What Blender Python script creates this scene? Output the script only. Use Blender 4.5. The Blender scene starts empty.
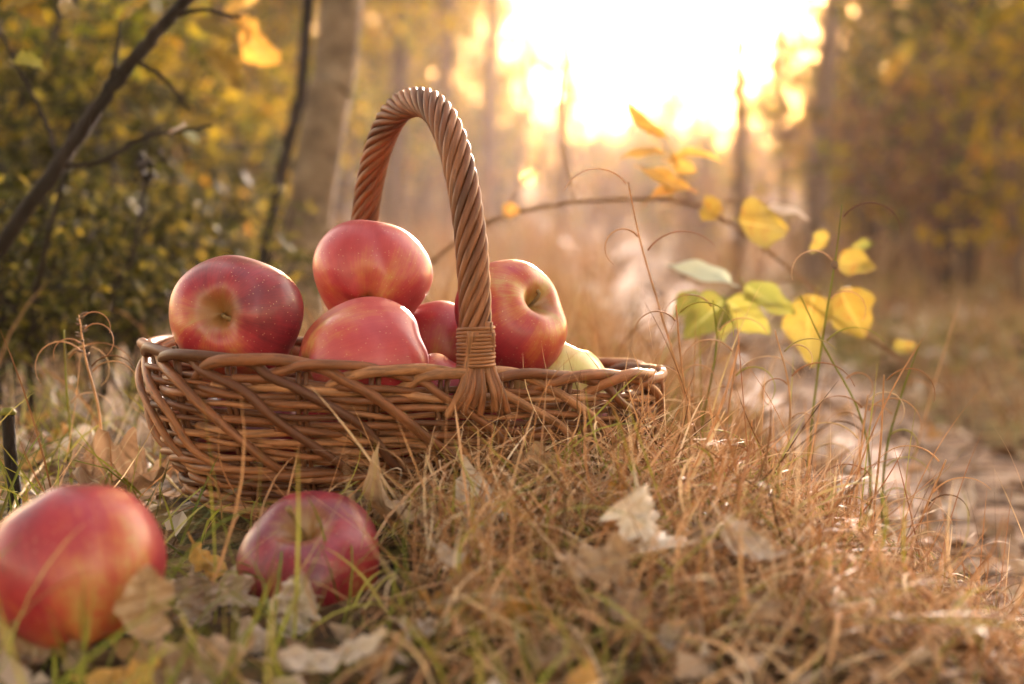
import bpy, math, random
import numpy as np
from mathutils import Vector, Matrix

SC = bpy.context.scene
COL = SC.collection
R = math.radians
rng = np.random.default_rng(11)
random.seed(11)

# ------------------------------------------------------------------ camera
F = 1422.0
CAM = Vector((0, 0, 0.2))
PITCH = math.atan((342 - 230) / F)
FWD = Vector((0, math.cos(PITCH), -math.sin(PITCH)))
UP = Vector((0, math.sin(PITCH), math.cos(PITCH)))
RT = Vector((1, 0, 0))
cd = bpy.data.cameras.new('camera'); cam = bpy.data.objects.new('camera', cd); COL.objects.link(cam)
cam.location = CAM; cam.rotation_euler = (R(90) - PITCH, 0, 0)
cd.sensor_width = 36; cd.lens = F * 36 / 1024; cd.clip_start = 0.01; cd.clip_end = 2000
cd.dof.use_dof = True; cd.dof.focus_distance = 0.885; cd.dof.aperture_fstop = 4.4
SC.camera = cam

def P(px, py, d):
    return CAM + FWD * d + RT * ((px - 512) / F * d) - UP * ((py - 342) / F * d)

# ------------------------------------------------------------------ terrain
def sst(a, b, x):
    t = np.clip((x - a) / (b - a), 0, 1); return t * t * (3 - 2 * t)
_w = [(rng.uniform(0, 6.28), rng.uniform(0.6, 1.6), rng.uniform(0, 6.28)) for _ in range(14)]
def wob(x, y, f):
    r = 0
    for i, (a, k, p) in enumerate(_w):
        r = r + np.sin((x * math.cos(a) + y * math.sin(a)) * f * k * (1 + .25 * i) + p) / (1 + .3 * i)
    return r / 5
def path_l(y): return .255 + .035 * y + .09 * np.exp(-(y - .9) / .4) + .02 * np.sin(y * .9 + .4) + .008 * np.sin(y * 9) + .006*np.sin(y*23+1)
def path_r(y): return .545 + .058 * y + .03 * np.sin(y * .7 + 1.2) + .015 * np.sin(y * 7 + 2) + .008*np.sin(y*19)
def gz(x, y):
    x = np.asarray(x, float); y = np.asarray(y, float)
    pl, pr = path_l(y), path_r(y)
    bank = sst(-.31, .02, x - pl)
    z = -.115 * bank + .05 * sst(0, .4, x - pr)
    near = np.exp(-((y - .9) / 1.6) ** 2)
    onp = sst(-.05, .05, x - pl) * (1 - sst(-.05, .05, x - pr))
    z = z + (1 - .6 * onp) * (.012 * wob(x, y, 5) + .005 * wob(x + 3, y, 16))
    z = z + .02 * np.exp(-(((x + .02) / .28) ** 2 + ((y - .93) / .2) ** 2))
    z = z + .018 * np.exp(-(((x - .05) / .1) ** 2 + ((y - .78) / .07) ** 2))
    far = sst(4, 25, np.hypot(x, y))
    z = z + far * (.25 * wob(x, y, .12)) + .10 * sst(1.2, 4, -x) * (1 - .5 * near)
    z = z + .75 * sst(9, 30, y) + .5 * sst(28, 60, y) + 2.6 * sst(60, 112, y)
    return z
def on_ground(px, py, lo=.3, hi=60):
    d = (P(px, py, 1) - CAM); t = lo
    while t < hi:
        q = CAM + d * t
        if q.z < float(gz(q.x, q.y)): break
        t += .004 + t * .004
    return CAM + d * t

# ------------------------------------------------------------------ objects
def tag(o, label=None, cat=None, group=None, kind=None):
    if label: o['label'] = label
    if cat: o['category'] = cat
    if group: o['group'] = group
    if kind: o['kind'] = kind
    return o
def empty(name, loc=(0, 0, 0), label=None, cat=None, group=None, rot=(0, 0, 0), s=1):
    o = bpy.data.objects.new(name, None); COL.objects.link(o); o.empty_display_size = .02
    o.location = loc; o.rotation_euler = rot; o.scale = (s, s, s)
    return tag(o, label, cat, group)
def copy_tree(o, parent=None, skip=()):
    c = o.copy(); COL.objects.link(c); c.parent = parent
    for ch in list(o.children): copy_tree(ch, c)
    return c

class MB:
    def __init__(s): s.v = []; s.q = []; s.t = []; s.a = []; s.n = 0; s.sv = []
    def add(s, v, q=None, t=None, var=.5, sv=None):
        v = np.asarray(v, float).reshape(-1, 3); m = len(v)
        if q is not None and len(q): s.q.append(np.asarray(q, int).reshape(-1, 4) + s.n)
        if t is not None and len(t): s.t.append(np.asarray(t, int).reshape(-1, 3) + s.n)
        s.v.append(v); s.a.append(np.broadcast_to(np.asarray(var, float), (m,)).copy())
        s.sv.append(np.zeros((m, 3)) if sv is None else np.asarray(sv, float).reshape(-1, 3))
        s.n += m
    def mesh(s, name, mats, smooth=True):
        me = bpy.data.meshes.new(name)
        V = np.concatenate(s.v) if s.v else np.zeros((0, 3))
        Q = np.concatenate(s.q) if s.q else np.zeros((0, 4), int)
        T = np.concatenate(s.t) if s.t else np.zeros((0, 3), int)
        me.vertices.add(len(V)); me.vertices.foreach_set('co', V.ravel())
        L = np.concatenate([Q.ravel(), T.ravel()]); me.loops.add(len(L)); me.loops.foreach_set('vertex_index', L.astype(np.int32))
        npoly = len(Q) + len(T); me.polygons.add(npoly)
        st = np.concatenate([np.arange(len(Q)) * 4, len(Q) * 4 + np.arange(len(T)) * 3])
        me.polygons.foreach_set('loop_start', st.astype(np.int32))
        me.polygons.foreach_set('use_smooth', np.full(npoly, smooth))
        a = me.attributes.new('var', 'FLOAT', 'POINT'); a.data.foreach_set('value', np.concatenate(s.a).astype(np.float32))
        b = me.attributes.new('sv', 'FLOAT_VECTOR', 'POINT'); b.data.foreach_set('vector', np.concatenate(s.sv).astype(np.float32).ravel())
        me.update(calc_edges=True)
        for m in (mats if isinstance(mats, (list, tuple)) else [mats]): me.materials.append(m)
        return me
    def build(s, name, mats, parent=None, smooth=True):
        o = bpy.data.objects.new(name, s.mesh(name, mats, smooth)); COL.objects.link(o)
        if parent is not None: o.parent = parent
        return o
    def tube(s, pts, rad, sides=7, var=.5, cap=True):
        p = np.asarray(pts, float); n = len(p)
        rad = np.broadcast_to(np.asarray(rad, float), (n,))
        t = np.gradient(p, axis=0); t /= np.linalg.norm(t, axis=1)[:, None] + 1e-12
        up = np.array([0, 0, 1.]) if abs(t[0][2]) < .9 else np.array([1., 0, 0])
        u = np.cross(t[0], up); u /= np.linalg.norm(u)
        us = np.zeros((n, 3)); us[0] = u
        for i in range(1, n):
            u = us[i-1] - t[i] * np.dot(us[i-1], t[i]); us[i] = u / (np.linalg.norm(u) + 1e-12)
        w = np.cross(t, us)
        a = np.arange(sides) / sides * 2 * math.pi
        ring = p[:, None] + rad[:, None, None] * (us[:, None] * np.cos(a)[None, :, None] + w[:, None] * np.sin(a)[None, :, None])
        V = ring.reshape(-1, 3)
        i, j = np.meshgrid(np.arange(n - 1), np.arange(sides), indexing='ij'); j2 = (j + 1) % sides
        q = np.stack([i * sides + j, i * sides + j2, (i + 1) * sides + j2, (i + 1) * sides + j], -1).reshape(-1, 4)
        tr = None
        ln = np.concatenate([[0], np.cumsum(np.linalg.norm(np.diff(p, axis=0), axis=1))])
        sv = np.stack([np.repeat(ln, sides), np.tile(np.cos(a), n), np.tile(np.sin(a), n)], -1)
        if cap:
            V = np.concatenate([V, p[:1], p[-1:]]); k = n * sides
            sv = np.concatenate([sv, [[ln[0], 0, 0]], [[ln[-1], 0, 0]]])
            jj = np.arange(sides); j3 = (jj + 1) % sides
            tr = np.concatenate([np.stack([np.full(sides, k), j3, jj], -1), np.stack([np.full(sides, k + 1), (n-1)*sides + jj, (n-1)*sides + j3], -1)])
        s.add(V, q, tr, var, sv)

def spline(ctrl, n):
    c = np.asarray(ctrl, float); m = len(c)
    e = np.concatenate([[2 * c[0] - c[1]], c, [2 * c[-1] - c[-2]]])
    t = np.linspace(0, m - 1, n); i = np.minimum(t.astype(int), m - 2); f = (t - i)[:, None]
    a, b, d, g = e[i], e[i + 1], e[i + 2], e[i + 3]
    return .5 * (2 * b + (d - a) * f + (2 * a - 5 * b + 4 * d - g) * f ** 2 + (3 * b - a - 3 * d + g) * f ** 3)

# ------------------------------------------------------------------ materials
class N:
    def __init__(s, name):
        m = bpy.data.materials.new(name); m.use_nodes = True; s.m = m; s.t = m.node_tree; s.t.nodes.clear()
        s.out = s.t.nodes.new('ShaderNodeOutputMaterial')
    def n(s, typ, **kw):
        x = s.t.nodes.new(typ)
        for k, v in kw.items():
            if k.startswith('i_'):
                key = k[2:].replace('_', ' '); x.inputs[key].default_value = v
            else: setattr(x, k, v)
        return x
    def l(s, a, b): s.t.links.new(a, b)
    def attr(s, name, typ='GEOMETRY'): return s.n('ShaderNodeAttribute', attribute_name=name, attribute_type=typ)
    def ramp(s, fac, stops):
        r = s.n('ShaderNodeValToRGB'); cr = r.color_ramp
        while len(cr.elements) > 1: cr.elements.remove(cr.elements[-1])
        for i, (p, c) in enumerate(stops):
            e = cr.elements[0] if i == 0 else cr.elements.new(p)
            e.position = p; e.color = (*c, 1) if len(c) == 3 else c
        s.l(fac, r.inputs[0]); return r.outputs[0]
    def mix(s, fac, a, b, mode='MIX'):
        x = s.n('ShaderNodeMix', data_type='RGBA', blend_type=mode)
        for sock, v in ((x.inputs[0], fac), (x.inputs[6], a), (x.inputs[7], b)):
            if hasattr(v, 'is_linked') or hasattr(v, 'node'): s.l(v, sock)
            elif isinstance(v, (int, float)): sock.default_value = v
            else: sock.default_value = (*v, 1)
        return x.outputs[2]
    def math(s, op, a, b=None, c=None, clamp=False):
        x = s.n('ShaderNodeMath', operation=op, use_clamp=clamp)
        for k, v in enumerate((a, b, c)):
            if v is None: continue
            if hasattr(v, 'node'): s.l(v, x.inputs[k])
            else: x.inputs[k].default_value = v
        return x.outputs[0]
    def noise(s, vec, scale, detail=3, rough=.55):
        x = s.n('ShaderNodeTexNoise', i_Scale=scale, i_Detail=detail, i_Roughness=rough)
        if vec is not None: s.l(vec, x.inputs['Vector'])
        return x.outputs[0]
    def bump(s, h, strength=.3, dist=.002):
        x = s.n('ShaderNodeBump', i_Strength=strength, i_Distance=dist); s.l(h, x.inputs['Height']); return x.outputs[0]
    def pbr(s, color, rough=.6, normal=None, spec=.4, transl=0, coat=0, tcol=None):
        b = s.n('ShaderNodeBsdfPrincipled'); b.inputs['Roughness'].default_value = .6
        if hasattr(rough, 'node'): s.l(rough, b.inputs['Roughness'])
        else: b.inputs['Roughness'].default_value = rough
        b.inputs['Specular IOR Level'].default_value = spec
        b.inputs['Coat Weight'].default_value = coat; b.inputs['Coat Roughness'].default_value = .22
        if hasattr(color, 'node'): s.l(color, b.inputs['Base Color'])
        else: b.inputs['Base Color'].default_value = (*color, 1)
        if normal is not None: s.l(normal, b.inputs['Normal'])
        sh = b.outputs[0]
        if transl:
            t = s.n('ShaderNodeBsdfTranslucent')
            c = tcol or color
            if hasattr(c, 'node'): s.l(c, t.inputs[0])
            else: t.inputs[0].default_value = (*c, 1)
            mx = s.n('ShaderNodeMixShader'); mx.inputs[0].default_value = transl
            s.l(sh, mx.inputs[1]); s.l(t.outputs[0], mx.inputs[2]); sh = mx.outputs[0]
        s.l(sh, s.out.inputs[0]); return s.m

def blade_mat(name, stops, transl=.14):
    k = N(name); a = k.attr('var').outputs['Fac']; c = k.ramp(a, stops)
    g = k.n('ShaderNodeNewGeometry')
    n = k.noise(g.outputs['Position'], 60, 2)
    c = k.mix(k.ramp(n, [(.45, (0, 0, 0)), (.7, (.6, .6, .6))]), c, (.20, .10, .04))
    return k.pbr(c, .6, spec=.12, transl=transl)
STRAW = blade_mat('dry_straw', [(0, (.05, .02, .009)), (.14, (.20, .085, .032)), (.3, (.50, .235, .105)), (.5, (.66, .38, .20)), (.6, (.30, .105, .042)), (.78, (.84, .62, .42)), (.88, (.70, .46, .24)), (.92, (.24, .23, .03)), (1, (.42, .37, .07))])
GREEN = blade_mat('green_grass', [(0, (.09, .11, .018)), (.5, (.20, .21, .03)), (.8, (.36, .33, .05)), (1, (.50, .40, .12))])
GOLD = blade_mat('golden_grass', [(0, (.14, .065, .028)), (.4, (.40, .22, .10)), (.7, (.30, .14, .06)), (.85, (.52, .34, .17)), (1, (.20, .19, .035))])

def leaf_mat(name, stops, vein=(.5, .4, .25), transl=.35, nsc=35, rough=.6, spot=(.12, .06, .03), spotamt=.5, bumps=.25):
    k = N(name); a = k.attr('var').outputs['Fac']; sv = k.attr('sv')
    oi = k.n('ShaderNodeObjectInfo')
    geo = k.n('ShaderNodeTexCoord')
    n = k.noise(geo.outputs['Object'], nsc, 5)
    f = k.math('ADD', k.math('MULTIPLY', n, .6), k.math('MULTIPLY', a, .35))
    f = k.math('ADD', f, k.math('MULTIPLY', oi.outputs['Random'], .25))
    c = k.ramp(f, stops)
    n2 = k.noise(geo.outputs['Object'], nsc * 2.7, 4)
    sp = k.ramp(n2, [(.56, (0, 0, 0)), (.68, (1, 1, 1))])
    c = k.mix(k.math('MULTIPLY', sp, spotamt), c, spot)
    # veins: sv = (u along, v across -1..1, halfwidth)
    sx = k.n('ShaderNodeSeparateXYZ'); k.l(sv.outputs['Vector'], sx.inputs[0])
    av = k.math('ABSOLUTE', sx.outputs[1])
    ph = k.math('SUBTRACT', k.math('MULTIPLY', sx.outputs[0], 9), k.math('MULTIPLY', av, 3.2))
    saw = k.math('ABSOLUTE', k.math('SUBTRACT', k.math('FRACT', ph), .5))
    v1 = k.math('LESS_THAN', saw, .055)
    v0 = k.math('LESS_THAN', av, .035)
    v = k.math('MAXIMUM', k.math('MULTIPLY', v1, .55), v0)
    c = k.mix(k.math('MULTIPLY', v, .6), c, vein)
    nb = k.bump(k.math('ADD', k.math('MULTIPLY', v, .6), n2), bumps, .002)
    return k.pbr(c, rough, nb, .35, transl)
L_BROWN = leaf_mat('brown_dead_leaf', [(.2, (.07, .03, .014)), (.5, (.22, .115, .058)), (.8, (.42, .26, .155))], transl=.15)
L_GREY = leaf_mat('pale_dead_leaf', [(.2, (.28, .18, .13)), (.5, (.48, .35, .275)), (.8, (.66, .54, .45))], (.45, .33, .22), transl=.15, spotamt=.35, spot=(.2, .11, .06))
L_ORANGE = leaf_mat('orange_dead_leaf', [(.2, (.32, .11, .02)), (.5, (.52, .22, .04)), (.8, (.62, .33, .08))], transl=.3)
L_YELLOW = leaf_mat('yellow_leaf', [(.2, (.22, .10, .014)), (.42, (.30, .20, .030)), (.8, (.33, .28, .06))], (.58, .44, .12), transl=.42, spot=(.28, .10, .015), spotamt=.6)
L_GREEN = leaf_mat('green_leaf', [(.2, (.11, .125, .02)), (.5, (.20, .20, .035)), (.8, (.34, .29, .05))], (.5, .5, .2), transl=.5, spot=(.4, .28, .05), spotamt=.4)
L_PALE = leaf_mat('silvery_green_leaf', [(.2, (.38, .42, .32)), (.5, (.48, .50, .38)), (.8, (.55, .54, .36))], (.3, .35, .2), transl=.35, spotamt=.1)
L_OCHRE = leaf_mat('ochre_leaf', [(.2, (.10, .06, .008)), (.5, (.20, .13, .012)), (.8, (.28, .17, .016))], (.22, .16, .04), transl=.2)
L_AMBER = leaf_mat('amber_leaf', [(.2, (.55, .24, .03)), (.5, (.68, .36, .06)), (.8, (.72, .46, .12))], (.7, .45, .2), transl=.55, spotamt=.25)

def foliage_mat(name, stops, transl=.45):
    k = N(name); a = k.attr('var').outputs['Fac']
    c = k.ramp(a, stops); return k.pbr(c, .65, spec=.1, transl=transl)
FOL_OLIVE = foliage_mat('olive_foliage', [(0, (.05, .055, .007)), (.45, (.16, .16, .012)), (.8, (.34, .27, .016)), (1, (.46, .30, .02))])
FOL_YELLOW = foliage_mat('yellow_foliage', [(0, (.12, .10, .010)), (.5, (.33, .23, .016)), (.8, (.52, .35, .022)), (1, (.50, .23, .02))])
FOL_GREEN = foliage_mat('dark_green_foliage', [(0, (.018, .02, .005)), (.5, (.055, .052, .010)), (.85, (.15, .12, .018)), (1, (.28, .19, .02))])
FOL_RUST = foliage_mat('rust_foliage', [(0, (.15, .07, .03)), (.6, (.28, .14, .05)), (1, (.38, .22, .08))])

def bark_mat(name, c1, c2, c3, sc=1., band=False):
    k = N(name); tc = k.n('ShaderNodeTexCoord')
    mp = k.n('ShaderNodeMapping'); mp.inputs['Scale'].default_value = (18 * sc, 18 * sc, (60 if band else 4) * sc * (.35 if band else 1)); k.l(tc.outputs['Object'], mp.inputs[0])
    n = k.noise(mp.outputs[0], 1.2, 5, .62)
    n2 = k.noise(tc.outputs['Object'], 5 * sc, 4)
    c = k.ramp(n, [(.3, c1), (.55, c2), (.75, c3)])
    c = k.mix(k.math('MULTIPLY', n2, .5), c, c2)
    return k.pbr(c, .85, k.bump(n, .8, .02), .2)
BARK_GREY = bark_mat('grey_bark', (.04, .024, .015), (.20, .135, .085), (.34, .245, .165), 1., True)
BARK_BROWN = bark_mat('brown_bark', (.07, .042, .028), (.18, .11, .07), (.28, .18, .115))
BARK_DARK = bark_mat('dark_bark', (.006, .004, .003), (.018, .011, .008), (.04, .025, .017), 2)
STEM_BROWN = bark_mat('cane_bark', (.14, .07, .035), (.28, .15, .07), (.40, .24, .13), 5)

def wicker_mat():
    k = N('peeled_willow'); a = k.attr('var').outputs['Fac']; sv = k.attr('sv')
    mp = k.n('ShaderNodeMapping'); mp.inputs['Scale'].default_value = (60, 1.3, 1.3); k.l(sv.outputs['Vector'], mp.inputs[0])
    off = k.n('ShaderNodeCombineXYZ'); k.l(k.math('MULTIPLY', a, 91), off.inputs[0]); k.l(k.math('MULTIPLY', a, 37), off.inputs[1])
    va = k.n('ShaderNodeVectorMath', operation='ADD'); k.l(mp.outputs[0], va.inputs[0]); k.l(off.outputs[0], va.inputs[1])
    n = k.noise(va.outputs[0], 1, 4, .6)
    base = k.ramp(a, [(0, (.075, .02, .008)), (.3, (.19, .057, .020)), (.65, (.34, .118, .044)), (1, (.54, .245, .11))])
    c = k.mix(k.ramp(n, [(.38, (0, 0, 0)), (.7, (.85, .85, .85))]), base, (.065, .022, .008))
    gr = k.noise(k.n('ShaderNodeTexCoord').outputs['Object'], 900, 2); c = k.mix(k.math('MULTIPLY', gr, .35), c, (.10, .04, .018))
    mp2 = k.n('ShaderNodeMapping'); mp2.inputs['Scale'].default_value = (25, 7, 7); k.l(sv.outputs['Vector'], mp2.inputs[0])
    n2 = k.noise(mp2.outputs[0], 1, 3)
    # nodes: darker spots
    mp3 = k.n('ShaderNodeMapping'); mp3.inputs['Scale'].default_value = (110, 2, 2); k.l(va.outputs[0], mp3.inputs[0])
    c = k.mix(k.ramp(k.noise(va.outputs[0], 2.3, 1), [(.68, (0, 0, 0)), (.74, (.7, .7, .7))]), c, (.05, .02, .01))
    return k.pbr(c, k.ramp(n2, [(.3, (.38,)*3), (.7, (.6,)*3)]), k.bump(n2, .35, .0006), .32)
WICKER = wicker_mat()

def apple_mat(name, red, deep, yellow, orange):
    k = N(name); a = k.attr('var').outputs['Fac']; sv = k.attr('sv'); tc = k.n('ShaderNodeTexCoord')
    mp = k.n('ShaderNodeMapping'); mp.inputs['Scale'].default_value = (9, 9, 1.1); k.l(sv.outputs['Vector'], mp.inputs[0])
    st = k.noise(mp.outputs[0], 1, 4, .6)
    mp2 = k.n('ShaderNodeMapping'); mp2.inputs['Scale'].default_value = (46, 46, 2.4); k.l(sv.outputs['Vector'], mp2.inputs[0])
    st2 = k.noise(mp2.outputs[0], 1, 3, .6)
    mot = k.noise(tc.outputs['Object'], 75, 6, .65)
    f = k.math('ADD', a, k.math('MULTIPLY', k.math('SUBTRACT', st, .5), .34))
    f = k.math('ADD', f, k.math('MULTIPLY', k.math('SUBTRACT', st2, .5), .40))
    f = k.math('ADD', f, k.math('MULTIPLY', k.math('SUBTRACT', mot, .5), .8), clamp=True)
    c = k.ramp(f, [(.08, yellow), (.3, orange), (.52, red), (.95, deep)])
    # lenticels
    vo = k.n('ShaderNodeTexVoronoi', i_Scale=380.); vo.feature = 'F1'; k.l(tc.outputs['Object'], vo.inputs['Vector'])
    vc = k.n('ShaderNodeSeparateColor'); k.l(vo.outputs['Color'], vc.inputs[0])
    dot = k.math('MULTIPLY', k.math('LESS_THAN', vo.outputs['Distance'], .13), k.math('GREATER_THAN', vc.outputs[0], .3))
    c = k.mix(k.math('MULTIPLY', dot, .6), c, (.60, .36, .20))
    # russet in the cavities
    sx = k.n('ShaderNodeSeparateXYZ'); k.l(sv.outputs['Vector'], sx.inputs[0])
    t = k.math('ADD', sx.outputs[2], k.math('MULTIPLY', k.math('SUBTRACT', st, .5), .35))
    c = k.mix(k.ramp(t, [(.0, (.9,) * 3), (.2, (.75,) * 3), (.48, (0, 0, 0))]), c, (.26, .13, .03))
    nb = k.bump(k.math('ADD', k.noise(tc.outputs['Object'], 130, 3), k.math('MULTIPLY', k.noise(tc.outputs['Object'], 28, 2), 3)), .10, .0015)
    wax = k.noise(tc.outputs['Object'], 22, 4)
    return k.pbr(c, k.ramp(wax, [(.3, (.36,)*3), (.7, (.60,)*3)]), nb, .5, coat=.32)
AP_RED = apple_mat('red_apple_skin', (.34, .018, .030), (.15, .005, .016), (.43, .24, .06), (.42, .085, .03))
AP_PINK = apple_mat('rosy_apple_skin', (.41, .036, .042), (.30, .014, .026), (.47, .24, .06), (.45, .10, .04))
AP_PALE = apple_mat('pale_apple_skin', (.46, .12, .06), (.42, .06, .04), (.55, .44, .16), (.52, .32, .1))
k = N('apple_stalk'); STALK = k.pbr(k.ramp(k.noise(k.n('ShaderNodeTexCoord').outputs['Object'], 300, 3), [(.3, (.10, .05, .02)), (.7, (.30, .18, .07))]), .8)

def ground_mat():
    k = N('forest_soil'); g = k.n('ShaderNodeNewGeometry'); pos = g.outputs['Position']
    n = k.noise(pos, 3, 6, .65); n2 = k.noise(pos, 22, 5, .65)
    vo = k.n('ShaderNodeTexVoronoi', i_Scale=38.); k.l(pos, vo.inputs['Vector'])
    sc = k.n('ShaderNodeSeparateColor'); k.l(vo.outputs['Color'], sc.inputs[0])
    leafc = k.ramp(sc.outputs[0], [(0, (.04, .02, .01)), (.4, (.12, .06, .026)), (.7, (.22, .12, .05)), (1, (.36, .22, .11))])
    soil = k.ramp(n2, [(.3, (.014, .008, .005)), (.6, (.05, .028, .014)), (.8, (.12, .065, .028))])
    c = k.mix(k.ramp(n2, [(.4, (0, 0, 0)), (.55, (1, 1, 1))]), soil, leafc)
    moss = k.ramp(n, [(.5, (0, 0, 0)), (.62, (.8, .8, .8))])
    c = k.mix(moss, c, (.13, .14, .025))
    # dry grass tones further away
    d = k.n('ShaderNodeVectorMath', operation='LENGTH'); k.l(pos, d.inputs[0])
    fd = k.ramp(k.math('MULTIPLY', d.outputs['Value'], .1), [(.12, (0, 0, 0)), (.5, (.7, .7, .7))])
    c = k.mix(fd, c, k.ramp(n, [(.35, (.30, .15, .075)), (.5, (.22, .15, .045)), (.65, (.38, .21, .11))]))
    return k.pbr(c, .9, k.bump(n2, .7, .02), .15)
def path_mat():
    k = N('trodden_earth'); g = k.n('ShaderNodeNewGeometry'); pos = g.outputs['Position']
    mp = k.n('ShaderNodeMapping'); mp.inputs['Scale'].default_value = (9, 20, 10); k.l(pos, mp.inputs[0])
    n = k.noise(mp.outputs[0], 1.3, 6, .65)
    vo = k.n('ShaderNodeTexVoronoi', i_Scale=1.6); k.l(mp.outputs[0], vo.inputs['Vector'])
    sc = k.n('ShaderNodeSeparateColor'); k.l(vo.outputs['Color'], sc.inputs[0])
    c = k.ramp(sc.outputs[1], [(0, (.18, .105, .075)), (.5, (.33, .215, .155)), (1, (.47, .33, .25))])
    c = k.mix(k.ramp(n, [(.42, (1, 1, 1)), (.55, (0, 0, 0))]), c, (.10, .055, .035))
    return k.pbr(c, .9, k.bump(k.math('ADD', n, k.math('MULTIPLY', sc.outputs[1], .4)), .6, .015), .1)

# ------------------------------------------------------------------ world, sun
SUN_EL, SUN_AZ = R(11.5), R(9.5)       # azimuth to the right of the view direction (+Y)
w = bpy.data.worlds.new('World'); SC.world = w; w.use_nodes = True
nt = w.node_tree; bg = nt.nodes['Background']
sky = nt.nodes.new('ShaderNodeTexSky'); sky.sky_type = 'NISHITA'; sky.sun_disc = False
sky.sun_elevation = SUN_EL; sky.sun_rotation = SUN_AZ; sky.dust_density = 2.2; sky.air_density = 1.2; sky.ozone_density = .6
mx = nt.nodes.new('ShaderNodeMix'); mx.data_type = 'RGBA'; mx.blend_type = 'MULTIPLY'; mx.inputs[0].default_value = 1
mx.inputs[7].default_value = (1.0, .765, .59, 1)
nt.links.new(sky.outputs[0], mx.inputs[6]); nt.links.new(mx.outputs[2], bg.inputs[0]); bg.inputs[1].default_value = .15
sl = bpy.data.lights.new('sun', 'SUN'); sl.energy = 2.0; sl.angle = R(.6); sl.color = (1, .80, .68)
so = bpy.data.objects.new('sun', sl); COL.objects.link(so)
sdir = Vector((math.sin(SUN_AZ) * math.cos(SUN_EL), math.cos(SUN_AZ) * math.cos(SUN_EL), math.sin(SUN_EL)))
so.rotation_euler = sdir.to_track_quat('Z', 'Y').to_euler(); so.location = (3, 20, 12)
vs = SC.view_settings; vs.view_transform = 'Standard'; vs.look = 'None'; vs.gamma = 1; vs.exposure = 3.75
cy = SC.cycles; cy.max_bounces = 7; cy.diffuse_bounces = 2; cy.glossy_bounces = 3; cy.transmission_bounces = 4; cy.volume_bounces = 1; cy.transparent_max_bounces = 8
cy.use_denoising = True; cy.sample_clamp_indirect = 8; cy.caustics_reflective = False; cy.caustics_refractive = False

# ------------------------------------------------------------------ haze
HAZE_D = .002
mb = MB(); x0, x1, y0, y1, z0, z1 = -90, 90, -12, 150, -3, 16
mb.add([(x0,y0,z0),(x1,y0,z0),(x1,y1,z0),(x0,y1,z0),(x0,y0,z1),(x1,y0,z1),(x1,y1,z1),(x0,y1,z1)],
       [(0,3,2,1),(4,5,6,7),(0,1,5,4),(1,2,6,5),(2,3,7,6),(3,0,4,7)])
k = N('haze_air'); pv = k.n('ShaderNodeVolumePrincipled'); pv.inputs['Color'].default_value = (1, .83, .76, 1)
pv.inputs['Density'].default_value = HAZE_D; pv.inputs['Anisotropy'].default_value = .62
k.l(pv.outputs[0], k.out.inputs['Volume'])
tag(mb.build('haze', k.m, smooth=False), 'pale warm evening haze filling the air between the trees', 'haze', kind='stuff')

# ------------------------------------------------------------------ ground + path
def axis(lo, hi, fine, n):
    s = np.linspace(-1, 1, n); v = np.sinh(s * 6.2) / math.sinh(6.2)
    return v
sx = np.sinh(np.linspace(-1, 1, 240) * 6) / math.sinh(6) * 150
sy = np.sinh(np.linspace(-.52, 1, 300) * 6) / math.sinh(6) * 190 + .8
X, Y = np.meshgrid(sx, sy, indexing='ij'); Z = gz(X, Y)
ni, nj = X.shape; i, j = np.meshgrid(np.arange(ni - 1), np.arange(nj - 1), indexing='ij')
q = np.stack([i * nj + j, (i + 1) * nj + j, (i + 1) * nj + j + 1, i * nj + j + 1], -1).reshape(-1, 4)
mb = MB(); mb.add(np.stack([X, Y, Z], -1), q)
tag(mb.build('ground', ground_mat()), 'forest floor of soil, moss and leaf litter', 'ground', kind='structure')
yy = np.concatenate([np.linspace(.2, 4, 260), np.geomspace(4.05, 60, 90)]); ss = np.linspace(0, 1, 28)
Yp, Sp = np.meshgrid(yy, ss, indexing='ij'); Xp = path_l(Yp) + Sp * (path_r(Yp) - path_l(Yp))
Zp = gz(Xp, Yp) + .006 + .004 * wob(Xp * 3, Yp * 6, 6) * np.minimum(1, 5 * np.minimum(Sp, 1 - Sp))
ni, nj = Xp.shape; i, j = np.meshgrid(np.arange(ni - 1), np.arange(nj - 1), indexing='ij')
q = np.stack([i * nj + j, i * nj + j + 1, (i + 1) * nj + j + 1, (i + 1) * nj + j], -1).reshape(-1, 4)[:, ::-1]
mb = MB(); mb.add(np.stack([Xp, Yp, Zp], -1), q)
tag(mb.build('path', path_mat()), 'trodden forest path of pale earth and bark running into the light', 'path', kind='structure')

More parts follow.
